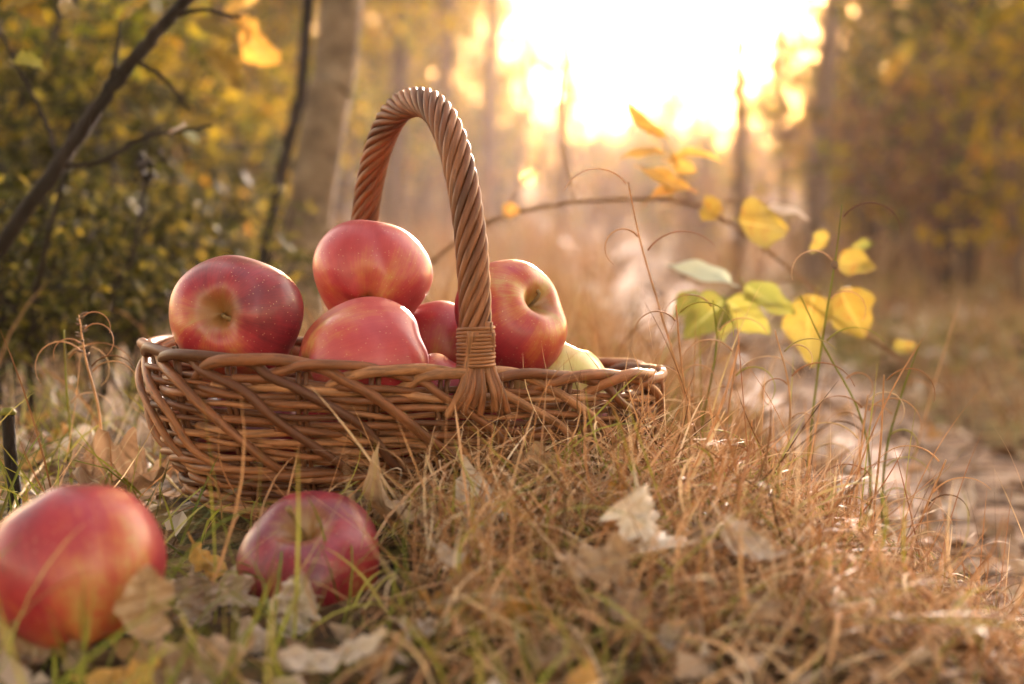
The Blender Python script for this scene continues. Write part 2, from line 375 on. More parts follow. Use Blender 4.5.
# ------------------------------------------------------------------ basket
BASE = Vector((-.0735, .945, .022))
TH, ROLL = R(25), R(4.2)
BM = Matrix.Translation(BASE) @ Matrix.Rotation(TH, 4, 'Z') @ Matrix.Rotation(ROLL, 4, 'Y')
A, B, H = .170, .110, .090
_t = np.linspace(0, 2 * math.pi, 2001); _e = 2 / 2.6
_ox = A * np.sign(np.cos(_t)) * np.abs(np.cos(_t)) ** _e; _oy = B * np.sign(np.sin(_t)) * np.abs(np.sin(_t)) ** _e
_s = np.concatenate([[0], np.cumsum(np.hypot(np.diff(_ox), np.diff(_oy)))]); PER = _s[-1]; _s /= PER
def outline(s):
    s = np.mod(s, 1); return np.interp(s, _s, _ox), np.interp(s, _s, _oy)
def wall(s, h, off):
    s = np.asarray(s, float); h = np.asarray(h, float) + 0 * s
    x, y = outline(s); xa, ya = outline(s + .004); xb, yb = outline(s - .004)
    tx, ty = xa - xb, ya - yb; l = np.hypot(tx, ty) + 1e-9; nx, ny = ty / l, -tx / l
    sc = np.interp(h, [0, .2, .45, .75, 1, 1.1], [.80, .865, .93, .985, 1.0, 1.0])
    end = 1 + .0 * h
    return np.stack([x * sc + nx * off, y * sc + ny * off, h * H], -1)
basket = empty('wicker_basket', BASE, 'low oval basket of brown woven willow with one tall twisted handle, filled with red apples', 'basket')
basket.rotation_euler = (Matrix.Rotation(TH, 3, 'Z') @ Matrix.Rotation(ROLL, 3, 'Y')).to_euler()
NS = 22
# base
mb = MB()
for yv in np.linspace(-.082, .082, 26):
    hw = A * .8 * max(0, 1 - (abs(yv) / (B * .8)) ** 2.6) ** (1 / 2.6) - .003
    xs = np.linspace(-hw, hw, 40); par = int(round(yv * 1000)) % 2
    mb.tube(np.stack([xs, np.full(40, yv), .003 + .0012 * np.sin(xs * 180 + (yv * 900))], -1), .0030, 6, rng.random())
for xv in np.linspace(-.11, .11, 6):
    mb.tube(np.stack([np.full(8, xv), np.linspace(-.08, .08, 8), np.full(8, .003)], -1), .004, 6, rng.random())
mb.build('base', WICKER, basket)
# stakes and weavers
mb = MB()
for i in range(NS):
    for dd in (-.0022, .0022):
        hh = np.linspace(-.02, .99, 12)
        mb.tube(wall(i / NS + dd / 1, hh, 0 * hh), .0016, 6, .15)
rows = 22; 
s = np.linspace(0, 1, 521)
for r_ in range(rows):
    # each row: two or three lengths of rod, thinner towards their tips, ends poking out a little
    h0 = .01 + .90 * r_ / (rows - 1)
    cuts = np.sort(rng.random(3)) + 0
    for c_ in range(3):
        a_, b_ = cuts[c_], (cuts[(c_ + 1) % 3] + (1 if c_ == 2 else 0)) + .02
        n = max(12, int((b_ - a_) * 520)); ss_ = np.linspace(a_, b_, n)
        phs = math.pi * NS * ss_ + (r_ % 2) * math.pi
        hv = h0 + .010 * np.sin(ss_ * 37 + r_ * 1.7) + .007 * np.sin(ss_ * 91 + r_)
        rad = .0019 + .0007 * np.linspace(1, -.5, n) + rng.normal(0, .00015)
        off = .0042 * np.cos(phs) + .0006 * np.sin(ss_ * 150 + r_)
        mb.tube(wall(ss_, hv, off), rad, 7, rng.random())
mb.build('woven_wall', WICKER, basket)
# waling band
mb = MB()
for h0 in (.30, .02):
    for k_ in range(3):
        ss_ = np.linspace(0, 1.01, 500); ph = ss_ * NS * 2 * math.pi / 3 * 1.0 + k_ * 2 * math.pi / 3
        ph = np.round(NS / 3) * 2 * math.pi * ss_ + k_ * 2 * math.pi / 3
        mb.tube(wall(ss_, h0 + .026 * np.sin(ph) + .008 * np.sin(ss_ * 50), .0035 + .003 * np.cos(ph)), .0025, 7, rng.random())
mb.build('waling', WICKER, basket)
# border rods running along the rim and down in diagonals
mb = MB()
for i in range(NS):
    j = rng.normal(0, .12, 11); jh = rng.normal(0, .012, 11)
    ds = np.array([-.30, .0, .22, .65, 1.25, 1.75, 2.15, 2.6, 3.3, 4.0, 4.35]) + j * np.array([0,.3,.3,.5,.5,.5,.6,.8,1,1.2,1.2])
    hh = np.array([.84, .94, .995, 1.035, 1.045, 1.015, .955, .86, .64, .40, .30]) + jh * np.array([0,.3,.4,.7,.8,.6,.6,.8,1,1.4,1])
    of = np.array([-.004, -.001, .003, .0045, .002, -.001, .002, .0065, .0075, .0062, .001])
    c = spline(np.stack([ds, hh, of * 1000], -1), 56)
    r0 = .0032 + rng.normal(0, .0003)
    rad = r0 * np.interp(np.linspace(0, 1, 56), [0, .12, .5, 1], [.75, 1.12, 1.0, .78])
    mb.tube(wall((i + .5) / NS + c[:, 0] / NS, c[:, 1], c[:, 2] / 1000), rad, 9, rng.random())
mb.build('border', WICKER, basket)
# handle
HH = .172; LEAN = -math.tan(ROLL) * .85
def hpath(t):
    t = np.asarray(t, float)
    v = B * .985 * np.sign(np.cos(t)) * np.abs(np.cos(t)) ** (2 / 2.35)
    wv = HH * np.abs(np.sin(t)) ** (2 / 2.25)
    return np.stack([wv * LEAN, -v, H * 1.0 + wv], -1)
tt = np.linspace(0, math.pi, 900); pp = hpath(tt)
ln = np.concatenate([[0], np.cumsum(np.linalg.norm(np.diff(pp, axis=0), axis=1))]); LH = ln[-1]
def hp(d): return np.stack([np.interp(d, ln, pp[:, i]) for i in range(3)], -1)
handle = empty('handle', (0, 0, 0)); handle.parent = basket
mb = MB()
nstr = 9
for k_ in range(nstr):
    d = np.linspace(.012, LH - .012, 240); c = hp(d)
    t = np.gradient(c, axis=0); t /= np.linalg.norm(t, axis=1)[:, None]
    bx = np.tile(np.array([1., 0, 0]), (240, 1)); bx = bx - t * np.sum(bx * t, 1)[:, None]; bx /= np.linalg.norm(bx, axis=1)[:, None]
    by = np.cross(t, bx)
    ang = d / .098 * 2 * math.pi + k_ / nstr * 2 * math.pi
    rr = .0076 * np.interp(d, [0, .04, LH - .04, LH], [.95, 1, 1, .95])
    pos = c + rr[:, None] * (bx * np.cos(ang)[:, None] + by * np.sin(ang)[:, None])
    mb.tube(pos, .00245 + rng.normal(0, .0001), 8, rng.random())
mb.tube(hp(np.linspace(.01, LH - .01, 100)), .0046, 8, .0)
mb.build('twisted_rods', WICKER, handle)
for side in (0, 1):
    def hd(d): return hp(d if side == 0 else LH - d)
    # binding
    n = 480; d = np.linspace(.006, .030, n); c = hd(d)
    t = np.gradient(c, axis=0); t /= np.linalg.norm(t, axis=1)[:, None]
    bx = np.tile(np.array([1., 0, 0]), (n, 1)); bx = bx - t * np.sum(bx * t, 1)[:, None]; bx /= np.linalg.norm(bx, axis=1)[:, None]
    by = np.cross(t, bx); ang = np.linspace(0, 11 * 2 * math.pi, n); ang = ang
    rr = .0108 + .0003 * np.sin(ang * .37)
    mb = MB(); mb.tube(c + rr[:, None] * 1 * (bx * np.cos(ang)[:, None] + by * np.sin(ang)[:, None]), .0012, 6, .75)
    mb.build('binding', WICKER, handle)
    # rods that fan out below the binding
    mb = MB(); ys = -1 if side == 0 else 1; sgn = .25 if side else .75
    for q_, xo in enumerate((-.0165, -.0125, -.0085, -.004, .0005, .0085, .0115, .015)):
        tip = wall(np.array([sgn + (xo * 1.25) / PER * (1 if side == 0 else -1)]), np.array([.74 + .06 * rng.random()]), np.array([.0078]))[0]
        mid = wall(np.array([sgn + (xo * .85) / PER * (1 if side == 0 else -1)]), np.array([.92]), np.array([.0095]))[0]
        top = hd(np.array([.008]))[0] + np.array([xo * .5, ys * .0062, 0]); top2 = hd(np.array([.034 if xo > .006 and xo < .013 else .028]))[0] + np.array([xo * .42, ys * .0092, 0])
        mb.tube(spline([tip, mid, top, top2], 18), .0024, 7, .35 + .5 * rng.random())
    mb.build('splayed_rods', WICKER, handle)

# ------------------------------------------------------------------ apples
def apple(loc, dia, axis, label, mat=AP_RED, blush=(1, 0, .2), bl=.55, seed=0, group=None, tall=.88, spin=0., stem=True, amp=.32):
    rg = np.random.default_rng(seed); nt_, nf = 60, 84
    t = np.linspace(0, math.pi, nt_); f = np.linspace(0, 2 * math.pi, nf, endpoint=False)
    T, Fi = np.meshgrid(t, f, indexing='ij')
    R0 = dia / 2
    rad = np.abs(np.sin(T)) ** .91 * (1 + .06 * np.cos(T))
    ph = rg.uniform(0, 6.28, 8)
    lob = 1 + .040 * np.cos(5 * Fi + ph[0]) * sst(.6, 2.8, T) + .030 * np.cos(2 * Fi + ph[1]) + .026 * np.cos(3 * Fi + ph[2] + T) + .012 * np.cos(4 * Fi + ph[5] + 3 * T)
    z = tall * np.cos(T) * (1 + .05 * np.cos(Fi + ph[3]) + .04 * np.cos(2 * Fi + ph[4]) + .025 * np.cos(5 * Fi + ph[6]) * sst(.15, .6, np.sin(T)))
    rr = rad
    z = z - (.24 * np.exp(-(rr / .20) ** 2) + .17 * np.exp(-(rr / .42) ** 2)) * (T < 1.57) + .24 * np.exp(-(rr / .23) ** 2) * (T > 1.57)
    z = z + .035 * np.cos(5 * Fi + ph[0]) * np.exp(-((rr - .42) / .2) ** 2) * (T > 1.57)
    rad = rad * lob
    V = np.stack([rad * np.cos(Fi), rad * np.sin(Fi), z], -1) * R0
    bd = np.array(blush, float); bd /= np.linalg.norm(bd)
    nd = V.reshape(-1, 3) / (np.linalg.norm(V.reshape(-1, 3), axis=1)[:, None] + 1e-9)
    var = bl + amp * (nd @ bd) + .10 * np.sin(3 * Fi.ravel() + ph[5] + 1.2 * T.ravel()) + .07 * np.sin(7 * Fi.ravel() + ph[6])
    sv = np.stack([np.cos(Fi).ravel(), np.sin(Fi).ravel(), np.where(T < 1.57, rr, np.maximum(rr, .16) * 1.15 + .05).ravel()], -1)
    sv[:, 2] = sv[:, 2] * 1.0
    i, j = np.meshgrid(np.arange(nt_ - 1), np.arange(nf), indexing='ij'); j2 = (j + 1) % nf
    q = np.stack([i * nf + j, (i + 1) * nf + j, (i + 1) * nf + j2, i * nf + j2], -1).reshape(-1, 4)
    root = empty('apple', loc, label, 'apple', group)
    root.rotation_euler = (Vector(axis).to_track_quat('Z', 'Y') @ Matrix.Rotation(spin, 4, 'Z').to_quaternion()).to_euler()
    mb = MB(); mb.add(V, q, var=np.clip(var, 0, 1), sv=sv); mb.build('skin', mat, root)
    if stem:
        mb = MB(); b = rg.uniform(-.25, .25, 2) * R0
        pts = spline([(0, 0, .42 * R0), (.1 * b[0], .1 * b[1], .56 * R0), (.5 * b[0], .5 * b[1], .72 * R0), (b[0], b[1], 1.0 * R0 if stem == 2 else .64 * R0)], 12)
        mb.tube(pts, np.interp(np.linspace(0, 1, 12), [0, .8, 1], [.0011, .0011, .0019]), 8); mb.build('stalk', STALK, root)
    mb = MB()
    for k_ in range(5):
        a = k_ * 1.2566 + ph[7]; d = np.array([math.cos(a), math.sin(a), 0])
        mb.tube(spline([d * .09 * R0 + [0, 0, -.60 * R0], d * .07 * R0 + [0, 0, -.72 * R0], d * .13 * R0 + [0, 0, -.80 * R0]], 6), [.0016, .0016, .0013, .001, .0007, .0004], 5)
    mb.build('calyx', STALK, root)
    return root
apple(P(238, 317, .895), .0805, (-.24, -.95, .14), 'red apple with stubby stalk and yellow streaked hollow at the left end of the basket', AP_RED, (.8, .2, .1), .56, 3, spin=.6, amp=.40, tall=.94)
apple(P(372, 276, .955), .0785, (.05, .74, .67), 'rosy apple on top of the pile in the basket, angular and shiny', AP_PINK, (0, -.2, 1), .64, 5, tall=.90, spin=.3, amp=.25)
apple(P(366, 362, .875), .0815, (.93, .28, .16), 'orange red apple lying on its side under the topmost apple, its hollow to the left', AP_PINK, (0, -.2, .8), .60, 8, tall=.96, amp=.25)
apple(P(443, 352, .995), .078, (.2, .5, .85), 'red apple half hidden behind the handle and the topmost apple', AP_PINK, (0, -.5, .5), .66, 12)
apple(P(449, 411, .90), .078, (.3, .2, .9), 'dark red apple deep in the basket seen under the rim by the binding', AP_RED, (0, -1, 0), .8, 14)
apple(P(509, 319, .935), .0775, (.70, -.52, .45), 'large red apple with pale green hollow facing right, directly right of the handle', AP_RED, (-.15, .1, -1), .62, 17, spin=2.2, amp=.40, stem=True)
apple(P(556, 384, .965), .071, (.2, .3, .9), 'pale yellow apple peeping over the rim right of the handle', AP_PALE, (.6, -.2, .1), .25, 21, amp=.2)
for q_, (lx, ly) in enumerate(((-.105, .0), (-.03, .045), (-.03, -.04), (.045, .03), (.125, .012))):
    p = BM @ Vector((lx, ly, .044)); 
    apple(p, .070, (rng.normal(), rng.normal(), 1.5), 'red apple in the bottom layer of the basket under the others', AP_RED, (0, 0, 1), .7, 30 + q_, group='apples hidden in the bottom of the basket')
apple(P(79, 569, .655), .0785, (-.30, .40, .87), 'big blurred red apple on the ground in the near left corner', AP_RED, (-.55, -.1, .8), .60, 47, tall=.95, amp=.30, spin=1.4)
apple(P(312, 562, .765), .0785, (-.14, -.52, .86), 'red apple lying in dry leaves in front of the basket, stalk hollow up', AP_RED, (.3, .2, .8), .64, 44, tall=.82, spin=2.5, stem=2)

# ------------------------------------------------------------------ leaves
def leaf_arrays(L, W, shape='ovate', curl=.3, fold=.25, wave=.15, seed=0, serr=.05, nu=22, nv=10):
    """a leaf lying along +X from its petiole, normal +Z"""
    rg = np.random.default_rng(seed)
    u = np.linspace(0, 1, nu + 1); v = np.linspace(-1, 1, nv + 1)
    U, Vv = np.meshgrid(u, v, indexing='ij')
    if shape == 'ovate': prof = np.sin(np.pi * np.clip(U, 0, 1) ** .72) ** .85
    elif shape == 'round': prof = np.sin(np.pi * np.clip(U, 0, 1) ** .60) ** .70
    else: prof = np.sin(np.pi * U ** .9) ** .9
    prof = prof * (1 - .25 * sst(.75, 1, U))
    edge = 1 + serr * np.sin(U * 60 + 2 * np.sign(Vv)) * np.abs(Vv) ** 3 + .08 * np.sin(U * 23 + rg.uniform(0, 6) + Vv) * np.abs(Vv) ** 3 * (serr > .04) + .12 * np.sin(U * 11 + rg.uniform(0, 6)) * np.abs(Vv) ** 2 * np.sign(Vv)
    hw = W / 2 * prof * edge
    if serr > .04:
        for _ in range(5):
            u0, sd_, dp, wd_ = rg.uniform(.15, .95), rg.choice([-1, 1]), rg.uniform(.1, .5), rg.uniform(.015, .06)
            hw = hw * (1 - dp * np.exp(-((U - u0) / wd_) ** 2) * (Vv * sd_ > 0))
    y = Vv * hw; x = U * L
    c = rg.uniform(0, 6.28, 5)
    z = fold * np.abs(y) * (1 - .4 * U) + wave * W * .3 * (np.sin(U * 7 + c[0]) * Vv + .6 * np.sin(U * 13 + c[1]) * Vv ** 2 + .5 * np.sin(Vv * 4 + c[2] + U * 3))
    z = z + (serr > .04) * W * .075 * (np.sin(U * 21 + c[3]) * np.sin(Vv * 5 + c[4]) + .7 * np.sin(U * 33 + c[1] + 3 * Vv))
    # curl along length
    curl = curl * 1.7; th = curl * (U - .35) * 2
    x2 = L * .35 + (x - L * .35) * np.cos(th * .6); z = z + (x - L * .35) * np.sin(th * .6)
    # lateral curl
    cc = rg.choice([-1, 1]) * rg.uniform(.25, .9) * abs(curl) / W
    z = z + cc * y ** 2 * 2
    V = np.stack([x2, y, z], -1)
    i, j = np.meshgrid(np.arange(nu), np.arange(nv), indexing='ij'); n = nv + 1
    q = np.stack([i * n + j, (i + 1) * n + j, (i + 1) * n + j + 1, i * n + j + 1], -1).reshape(-1, 4)
    return V.reshape(-1, 3), q, np.stack([U, Vv, prof], -1).reshape(-1, 3)
def leaf_mb(L, W, petiole=.3, **kw):
    V, q, sv = leaf_arrays(L, W, **kw); mb = MB(); mb.add(V, q, var=np.random.default_rng(kw.get('seed', 0)).random(), sv=sv)
    if petiole: 
        V0 = V.reshape(-1, 3); m = V0[kw.get('nv', 10) // 2]
        mb.tube(spline([m + [.02 * L, 0, 0], m + [-.4 * petiole * L, .02 * L, 0], m + [-petiole * L, .05 * L, .02 * L]], 8), .0006 + L * .004, 5, .3)
    return mb
def frame(xdir, nrm):
    x = Vector(xdir).normalized(); z = Vector(nrm); z = (z - x * z.dot(x)).normalized(); y = z.cross(x)
    return Matrix((x, y, z)).transposed()
def view_dir(sx_, sy_, dz): return RT * sx_ + UP * (-sy_) + FWD * dz
# hero fallen leaves: px, py, length px, width/len, screen dir, normal(view: right, down, depth), lift, material, curl, label
HERO = [
 (128, 492, 118, .62, (1, .22, -.1), (.1, -.9, -.5), .012, L_BROWN, .5, 'large brown dead leaf on the ground behind the blurred left apple, beside the basket foot'),
 (212, 566, 62, .42, (.75, .75, -.1), (.2, -.5, -.85), .012, L_ORANGE, .6, 'small folded orange brown leaf between the two apples on the ground'),
 (196, 606, 62, .85, (.15, 1, -.2), (-.1, -.6, -.8), .016, L_GREY, .5, 'pale grey dead leaf between the two apples on the ground, left of its twin'),
 (240, 603, 55, .8, (.35, .9, -.2), (.3, -.6, -.8), .012, L_GREY, .7, 'pale curled dead leaf leaning at the left side of the front apple'),
 (148, 596, 92, .60, (.05, -1, .1), (.25, -.2, -.95), -.61, L_BROWN, .5, 'grey brown leaf standing upright against the blurred left apple'),
 (298, 602, 76, .72, (.45, -.8, .2), (-.1, -.5, -.85), .018, L_GREY, .5, 'light crumpled leaf leaning in front of the apple before the basket'),
 (430, 630, 66, .45, (1, .05, 0), (0, -.9, -.4), .012, L_GREY, .4, 'small whitish dead leaf lying flat right of the front apple'),
 (338, 658, 118, .36, (1, -.12, 0), (0, -.85, -.5), .012, L_GREY, .3, 'long pale leaf lying flat at the bottom edge below the front apple'),
 (650, 530, 92, .66, (.45, .9, -.1), (.3, -.75, -.6), .045, L_GREY, .6, 'large whitish grey leaf standing in the dry grass in front of the basket'),
 (590, 570, 96, .60, (-.95, .3, 0), (-.1, -.8, -.6), .035, L_BROWN, .6, 'brown curled leaf beside the whitish leaf in the dry grass'),
 (543, 490, 84, .72, (1, .15, 0), (0, -.6, -.8), .05, L_BROWN, .4, 'beige brown leaf half buried in hay before the basket front'),
 (628, 612, 56, .55, (.5, .8, 0), (.1, -.6, -.8), .014, L_GREY, .7, 'small crumpled leaf below the whitish leaf near the bottom'),
 (508, 632, 50, .45, (1, .35, 0), (0, -.7, -.7), .012, L_ORANGE, .6, 'small tan leaf near the bottom right of the small whitish leaf'),
 (745, 552, 88, .50, (.75, .7, 0), (.25, -.8, -.55), .04, L_GREY, .6, 'pale pinkish leaf leaning in the grass between basket and path'),
 (800, 528, 74, .42, (1, .0, 0), (0, -.85, -.5), .045, L_GREY, .5, 'pale leaf caught flat on top of the grass verge'),
 (836, 566, 46, .6, (.5, .9, 0), (.2, -.6, -.8), .02, L_GREY, .8, 'small white curled leaf on the verge beside the path'),
 (832, 645, 70, .6, (.8, .5, 0), (.1, -.7, -.7), .02, L_BROWN, .8, 'dark brown curled leaf at the bottom edge right of the hay'),
 (210, 668, 130, .6, (1, -.1, 0), (0, -.75, -.65), .012, L_BROWN, .4, 'large dark blurred leaf at the bottom edge below the apples'),
 (40, 655, 110, .6, (1, .1, 0), (0, -.75, -.65), .008, L_BROWN, .4, 'large dark blurred leaf in the near left corner under the apple'),
 (130, 680, 90, .5, (1, -.1, 0), (0, -.75, -.65), .008, L_ORANGE, .4, 'blurred tan leaf cut by the bottom edge'),
 (215, 440, 40, .7, (1, -.2, 0), (0, -.8, -.6), .01, L_GREY, .5, 'small pale leaf at the left foot of the basket'),
 (62, 440, 60, .6, (1, .1, 0), (0, -.9, -.4), .012, L_BROWN, .5, 'dry brown leaf lying left of the basket among grass'),
 (470, 600, 60, .6, (1, -.3, 0), (.1, -.7, -.7), .02, L_BROWN, .9, 'brown curled leaf in flattened hay near the bottom centre'),
 (560, 655, 84, .5, (1, .1, 0), (0, -.75, -.65), .012, L_BROWN, .6, 'blurred brown leaf at the bottom edge left of centre line of hay'),
 (690, 640, 70, .5, (1, -.2, 0), (.1, -.7, -.7), .014, L_GREY, .8, 'blurred pale curled leaf near the bottom right of the whitish leaf'),
 (760, 610, 74, .55, (.8, .5, 0), (0, -.7, -.7), .02, L_BROWN, .9, 'tan brown curled leaf in the grass below the pale pinkish leaf'),
 (700, 545, 52, .6, (.4, .9, 0), (.3, -.5, -.8), .028, L_GREY, .9, 'pale rolled leaf just right of the large whitish leaf'),
 (895, 600, 66, .5, (1, .3, 0), (0, -.7, -.7), .02, L_BROWN, .8, 'reddish brown leaf in the grass at the lower right'),
 (960, 640, 80, .5, (1, -.2, 0), (0, -.7, -.7), .014, L_BROWN, .8, 'dark leaf near the lower right corner'),
 (905, 555, 40, .5, (1, .6, 0), (.1, -.6, -.8), .02, L_GREY, .8, 'small pale leaf on the bank just above the path'),
 (455, 560, 50, .5, (1, .4, 0), (0, -.7, -.7), .03, L_GREY, .9, 'pale curled leaf in the hay right of the front apple'),
 (262, 640, 60, .6, (1, .5, 0), (.1, -.7, -.7), .014, L_GREY, .9, 'pale crumpled leaf below the front apple at its left'),
 (170, 545, 40, .6, (.6, .8, 0), (.1, -.7, -.7), .012, L_BROWN, .8, 'dark brown curled scrap of leaf right of the blurred apple'),
 (385, 655, 70, .55, (1, .2, 0), (0, -.7, -.7), .012, L_BROWN, .8, 'blurred brown leaf at the bottom below the small whitish leaf'),
 (700, 470, 44, .5, (1, .3, 0), (0, -.7, -.6), .04, L_ORANGE, .5, 'small orange leaf caught in grass below the right end of the basket'),
]
for q_, (px, py, lp, asp, sd, nv_, lift, m, cu, lab) in enumerate(HERO):
    g = on_ground(px, py + lp * .1); d = (g - CAM).dot(FWD) - lift * 1.2 - (.045 if px > 395 and py < 625 else .015)
    d = -lift if lift < 0 else d; c = P(px, py, d); gzc = float(gz(c.x, c.y)) + .004
    if c.z < gzc: c.z = gzc + .004
    L = lp / F * d
    mb = leaf_mb(L, L * asp, .18, shape='round' if asp > .6 else 'ovate', curl=cu, fold=.3, wave=.35, seed=100 + q_, serr=.05, nu=44, nv=18)
    o = mb.build('fallen_leaf', m); x = view_dir(*sd).normalized(); M = frame(x, view_dir(*nv_))
    o.rotation_euler = M.to_euler(); o.location = c - x * L * .5
    tag(o, lab, 'leaf', 'fallen leaves around the basket')
# scattered small leaves: copies of a few kinds
kinds = []
for q_, (m, lab, L, asp) in enumerate(((L_BROWN, 'small brown dry leaf lying in the litter', .045, .6), (L_GREY, 'small pale grey dry leaf lying in the litter', .042, .65), (L_ORANGE, 'small orange brown leaf lying in the litter', .040, .55),
        (L_BROWN, 'curled dark brown leaf lying in the litter', .055, .5), (L_GREY, 'curled whitish dry leaf lying in the litter', .05, .5), (L_ORANGE, 'rounded rust coloured leaf lying in the litter', .036, .85))):
    kinds.append((leaf_mb(L, L * asp, .3, curl=.7 if 'curl' in lab else .4, fold=.3, wave=.4, seed=200 + q_).mesh('fallen_leaf', m), lab))
def in_basket(x, y, m=1.0):
    q = BM.inverted() @ Vector((x, y, .03)); return (abs(q.x) / (A * m)) ** 2.6 + (abs(q.y) / (B * m)) ** 2.6 < 1
cnt = 0
while cnt < 230:
    z_ = random.random()
    if z_ < .35: x, y = random.uniform(-.5, -.02), random.uniform(.62, 1.5)
    elif z_ < .55: x, y = random.uniform(-.05, .35), random.uniform(.66, .9)
    elif z_ < .85:
        y = random.uniform(.95, 4); x = random.uniform(float(path_l(y)) - .12, float(path_r(y)) + .1)
    else: y = random.uniform(1.2, 4); x = random.uniform(-.35 * y, .35 * y)
    if in_basket(x, y, 1.02): continue
    me, lab = kinds[random.randrange(6)]
    o = bpy.data.objects.new('fallen_leaf', me); COL.objects.link(o)
    o.location = (x, y, float(gz(x, y)) + random.uniform(.006, .016)); o.rotation_euler = (random.gauss(0, .35), random.gauss(0, .35), random.uniform(0, 6.28))
    s_ = random.uniform(.7, 1.35) * (.6 if x > .15 and y < 1.3 else 1); o.scale = (s_, s_, s_)
    where = ' on the trodden path' if x > float(path_l(y)) else ' left of the path'
    tag(o, lab + where, 'leaf', 'scattered ' + lab.replace(' lying in the litter', '') + where); cnt += 1
# far and fine litter
def scatter_cards(mb, pts, L, W, rg, tilt=.5):
    n = len(pts); a = rg.uniform(0, 6.28, n); tx, ty = rg.normal(0, tilt, n), rg.normal(0, tilt, n)
    ux = np.stack([np.cos(a), np.sin(a), tx], -1); ux /= np.linalg.norm(ux, axis=1)[:, None]
    uy = np.stack([-np.sin(a), np.cos(a), ty], -1); uy /= np.linalg.norm(uy, axis=1)[:, None]
    L = np.broadcast_to(L, (n,))[:, None]; W = np.broadcast_to(W, (n,))[:, None]
    nz = np.cross(ux, uy); bow = rg.uniform(-.15, .3, n)[:, None]
    p = [pts - ux * L / 2, pts - ux * L * .1 + uy * W / 2 + nz * W * bow, pts + ux * L / 2, pts - ux * L * .1 - uy * W / 2 + nz * W * bow]
    V = np.stack(p, 1).reshape(-1, 3); b = np.arange(n) * 4
    t = np.concatenate([np.stack([b, b + 2, b + 1], -1), np.stack([b, b + 3, b + 2], -1)])
    mb.add(V, None, t, np.repeat(rg.random(n), 4))
LITTER = foliage_mat('dry_litter', [(0, (.04, .02, .012)), (.3, (.14, .07, .035)), (.55, (.28, .16, .09)), (.75, (.46, .32, .23)), (.92, (.56, .43, .34)), (1, (.50, .24, .05))], .15)
mb = MB(); rg = np.random.default_rng(5)
y = rg.uniform(.45, 1, 3200) ** 1 * 1.0; n = 3200
y = .5 + 5 * rg.random(n) ** 2; x = rg.uniform(-.5, .45, n) * (y + .2)
ok = np.array([not in_basket(a, b, .9) for a, b in zip(x, y)]); x, y = x[ok], y[ok]
scatter_cards(mb, np.stack([x, y, gz(x, y) + rg.uniform(.003, .012, len(x))], -1), rg.uniform(.012, .032, len(x)), rg.uniform(.008, .018, len(x)), rg)
n = 5000; y = 3 + 27 * rg.random(n) ** 1.5; x = rg.uniform(-.55, .55, n) * y
scatter_cards(mb, np.stack([x, y, gz(x, y) + .015], -1), rg.uniform(.04, .09, n), rg.uniform(.03, .06, n), rg)
n = 600; y = .9 + 6 * rg.random(n) ** 1.6; u_ = rg.random(n); x = path_l(y) + (u_ * 1.06 - .03) * (path_r(y) - path_l(y))
scatter_cards(mb, np.stack([x, y, gz(x, y) + rg.uniform(.006, .02, n)], -1), rg.uniform(.018, .048, n) * (1 + .1 * y), rg.uniform(.012, .028, n) * (1 + .1 * y), rg, .28)
tag(mb.build('leaf_litter', LITTER, smooth=False), 'fine brown leaf litter strewn over the forest floor', 'leaf litter', kind='stuff')

# ------------------------------------------------------------------ grass
def blades(mb, base, Ln, W, tilt, curl, rg, var, seg=6, head=None, drift=.6):
    n = len(base)
    hd_ = rg.uniform(0, 6.28, n) if head is None else head
    th = tilt[:, None] + curl[:, None] * np.linspace(0, 1, seg + 1)[None] ** 1.2
    az = hd_[:, None] + (rg.normal(0, drift, n))[:, None] * np.linspace(0, 1, seg + 1)[None] * np.abs(curl)[:, None]
    st = (Ln / seg)[:, None]
    dx, dy, dz = np.sin(th) * np.cos(az) * st, np.sin(th) * np.sin(az) * st, np.cos(th) * st
    P_ = np.zeros((n, seg + 1, 3)); P_[:, 0] = base
    P_[:, 1:, 0] = base[:, 0:1] + np.cumsum(dx[:, :-1], 1); P_[:, 1:, 1] = base[:, 1:2] + np.cumsum(dy[:, :-1], 1); P_[:, 1:, 2] = base[:, 2:3] + np.cumsum(dz[:, :-1], 1)
    g = gz(P_[:, :, 0], P_[:, :, 1]) + .003; P_[:, :, 2] = np.maximum(P_[:, :, 2], g)
    tw = rg.uniform(0, 3.14, n)[:, None] + np.linspace(0, 1, seg + 1)[None] * rg.normal(0, 1.0, n)[:, None]
    side = np.stack([-np.sin(az + tw * .5), np.cos(az + tw * .5), .35 * np.sin(tw)], -1); side /= np.linalg.norm(side, axis=-1)[..., None]
    wd = (W[:, None] * np.interp(np.linspace(0, 1, seg + 1), [0, .3, .8, 1], [.7, 1, .65, .08])[None])[..., None] / 2
    V = np.stack([P_ - side * wd, P_ + side * wd], 2).reshape(-1, 3)
    b = (np.arange(n) * (seg + 1) * 2)[:, None] + (np.arange(seg) * 2)[None]
    q = np.stack([b, b + 1, b + 3, b + 2], -1).reshape(-1, 4)
    mb.add(V, q, None, np.repeat(var, (seg + 1) * 2))
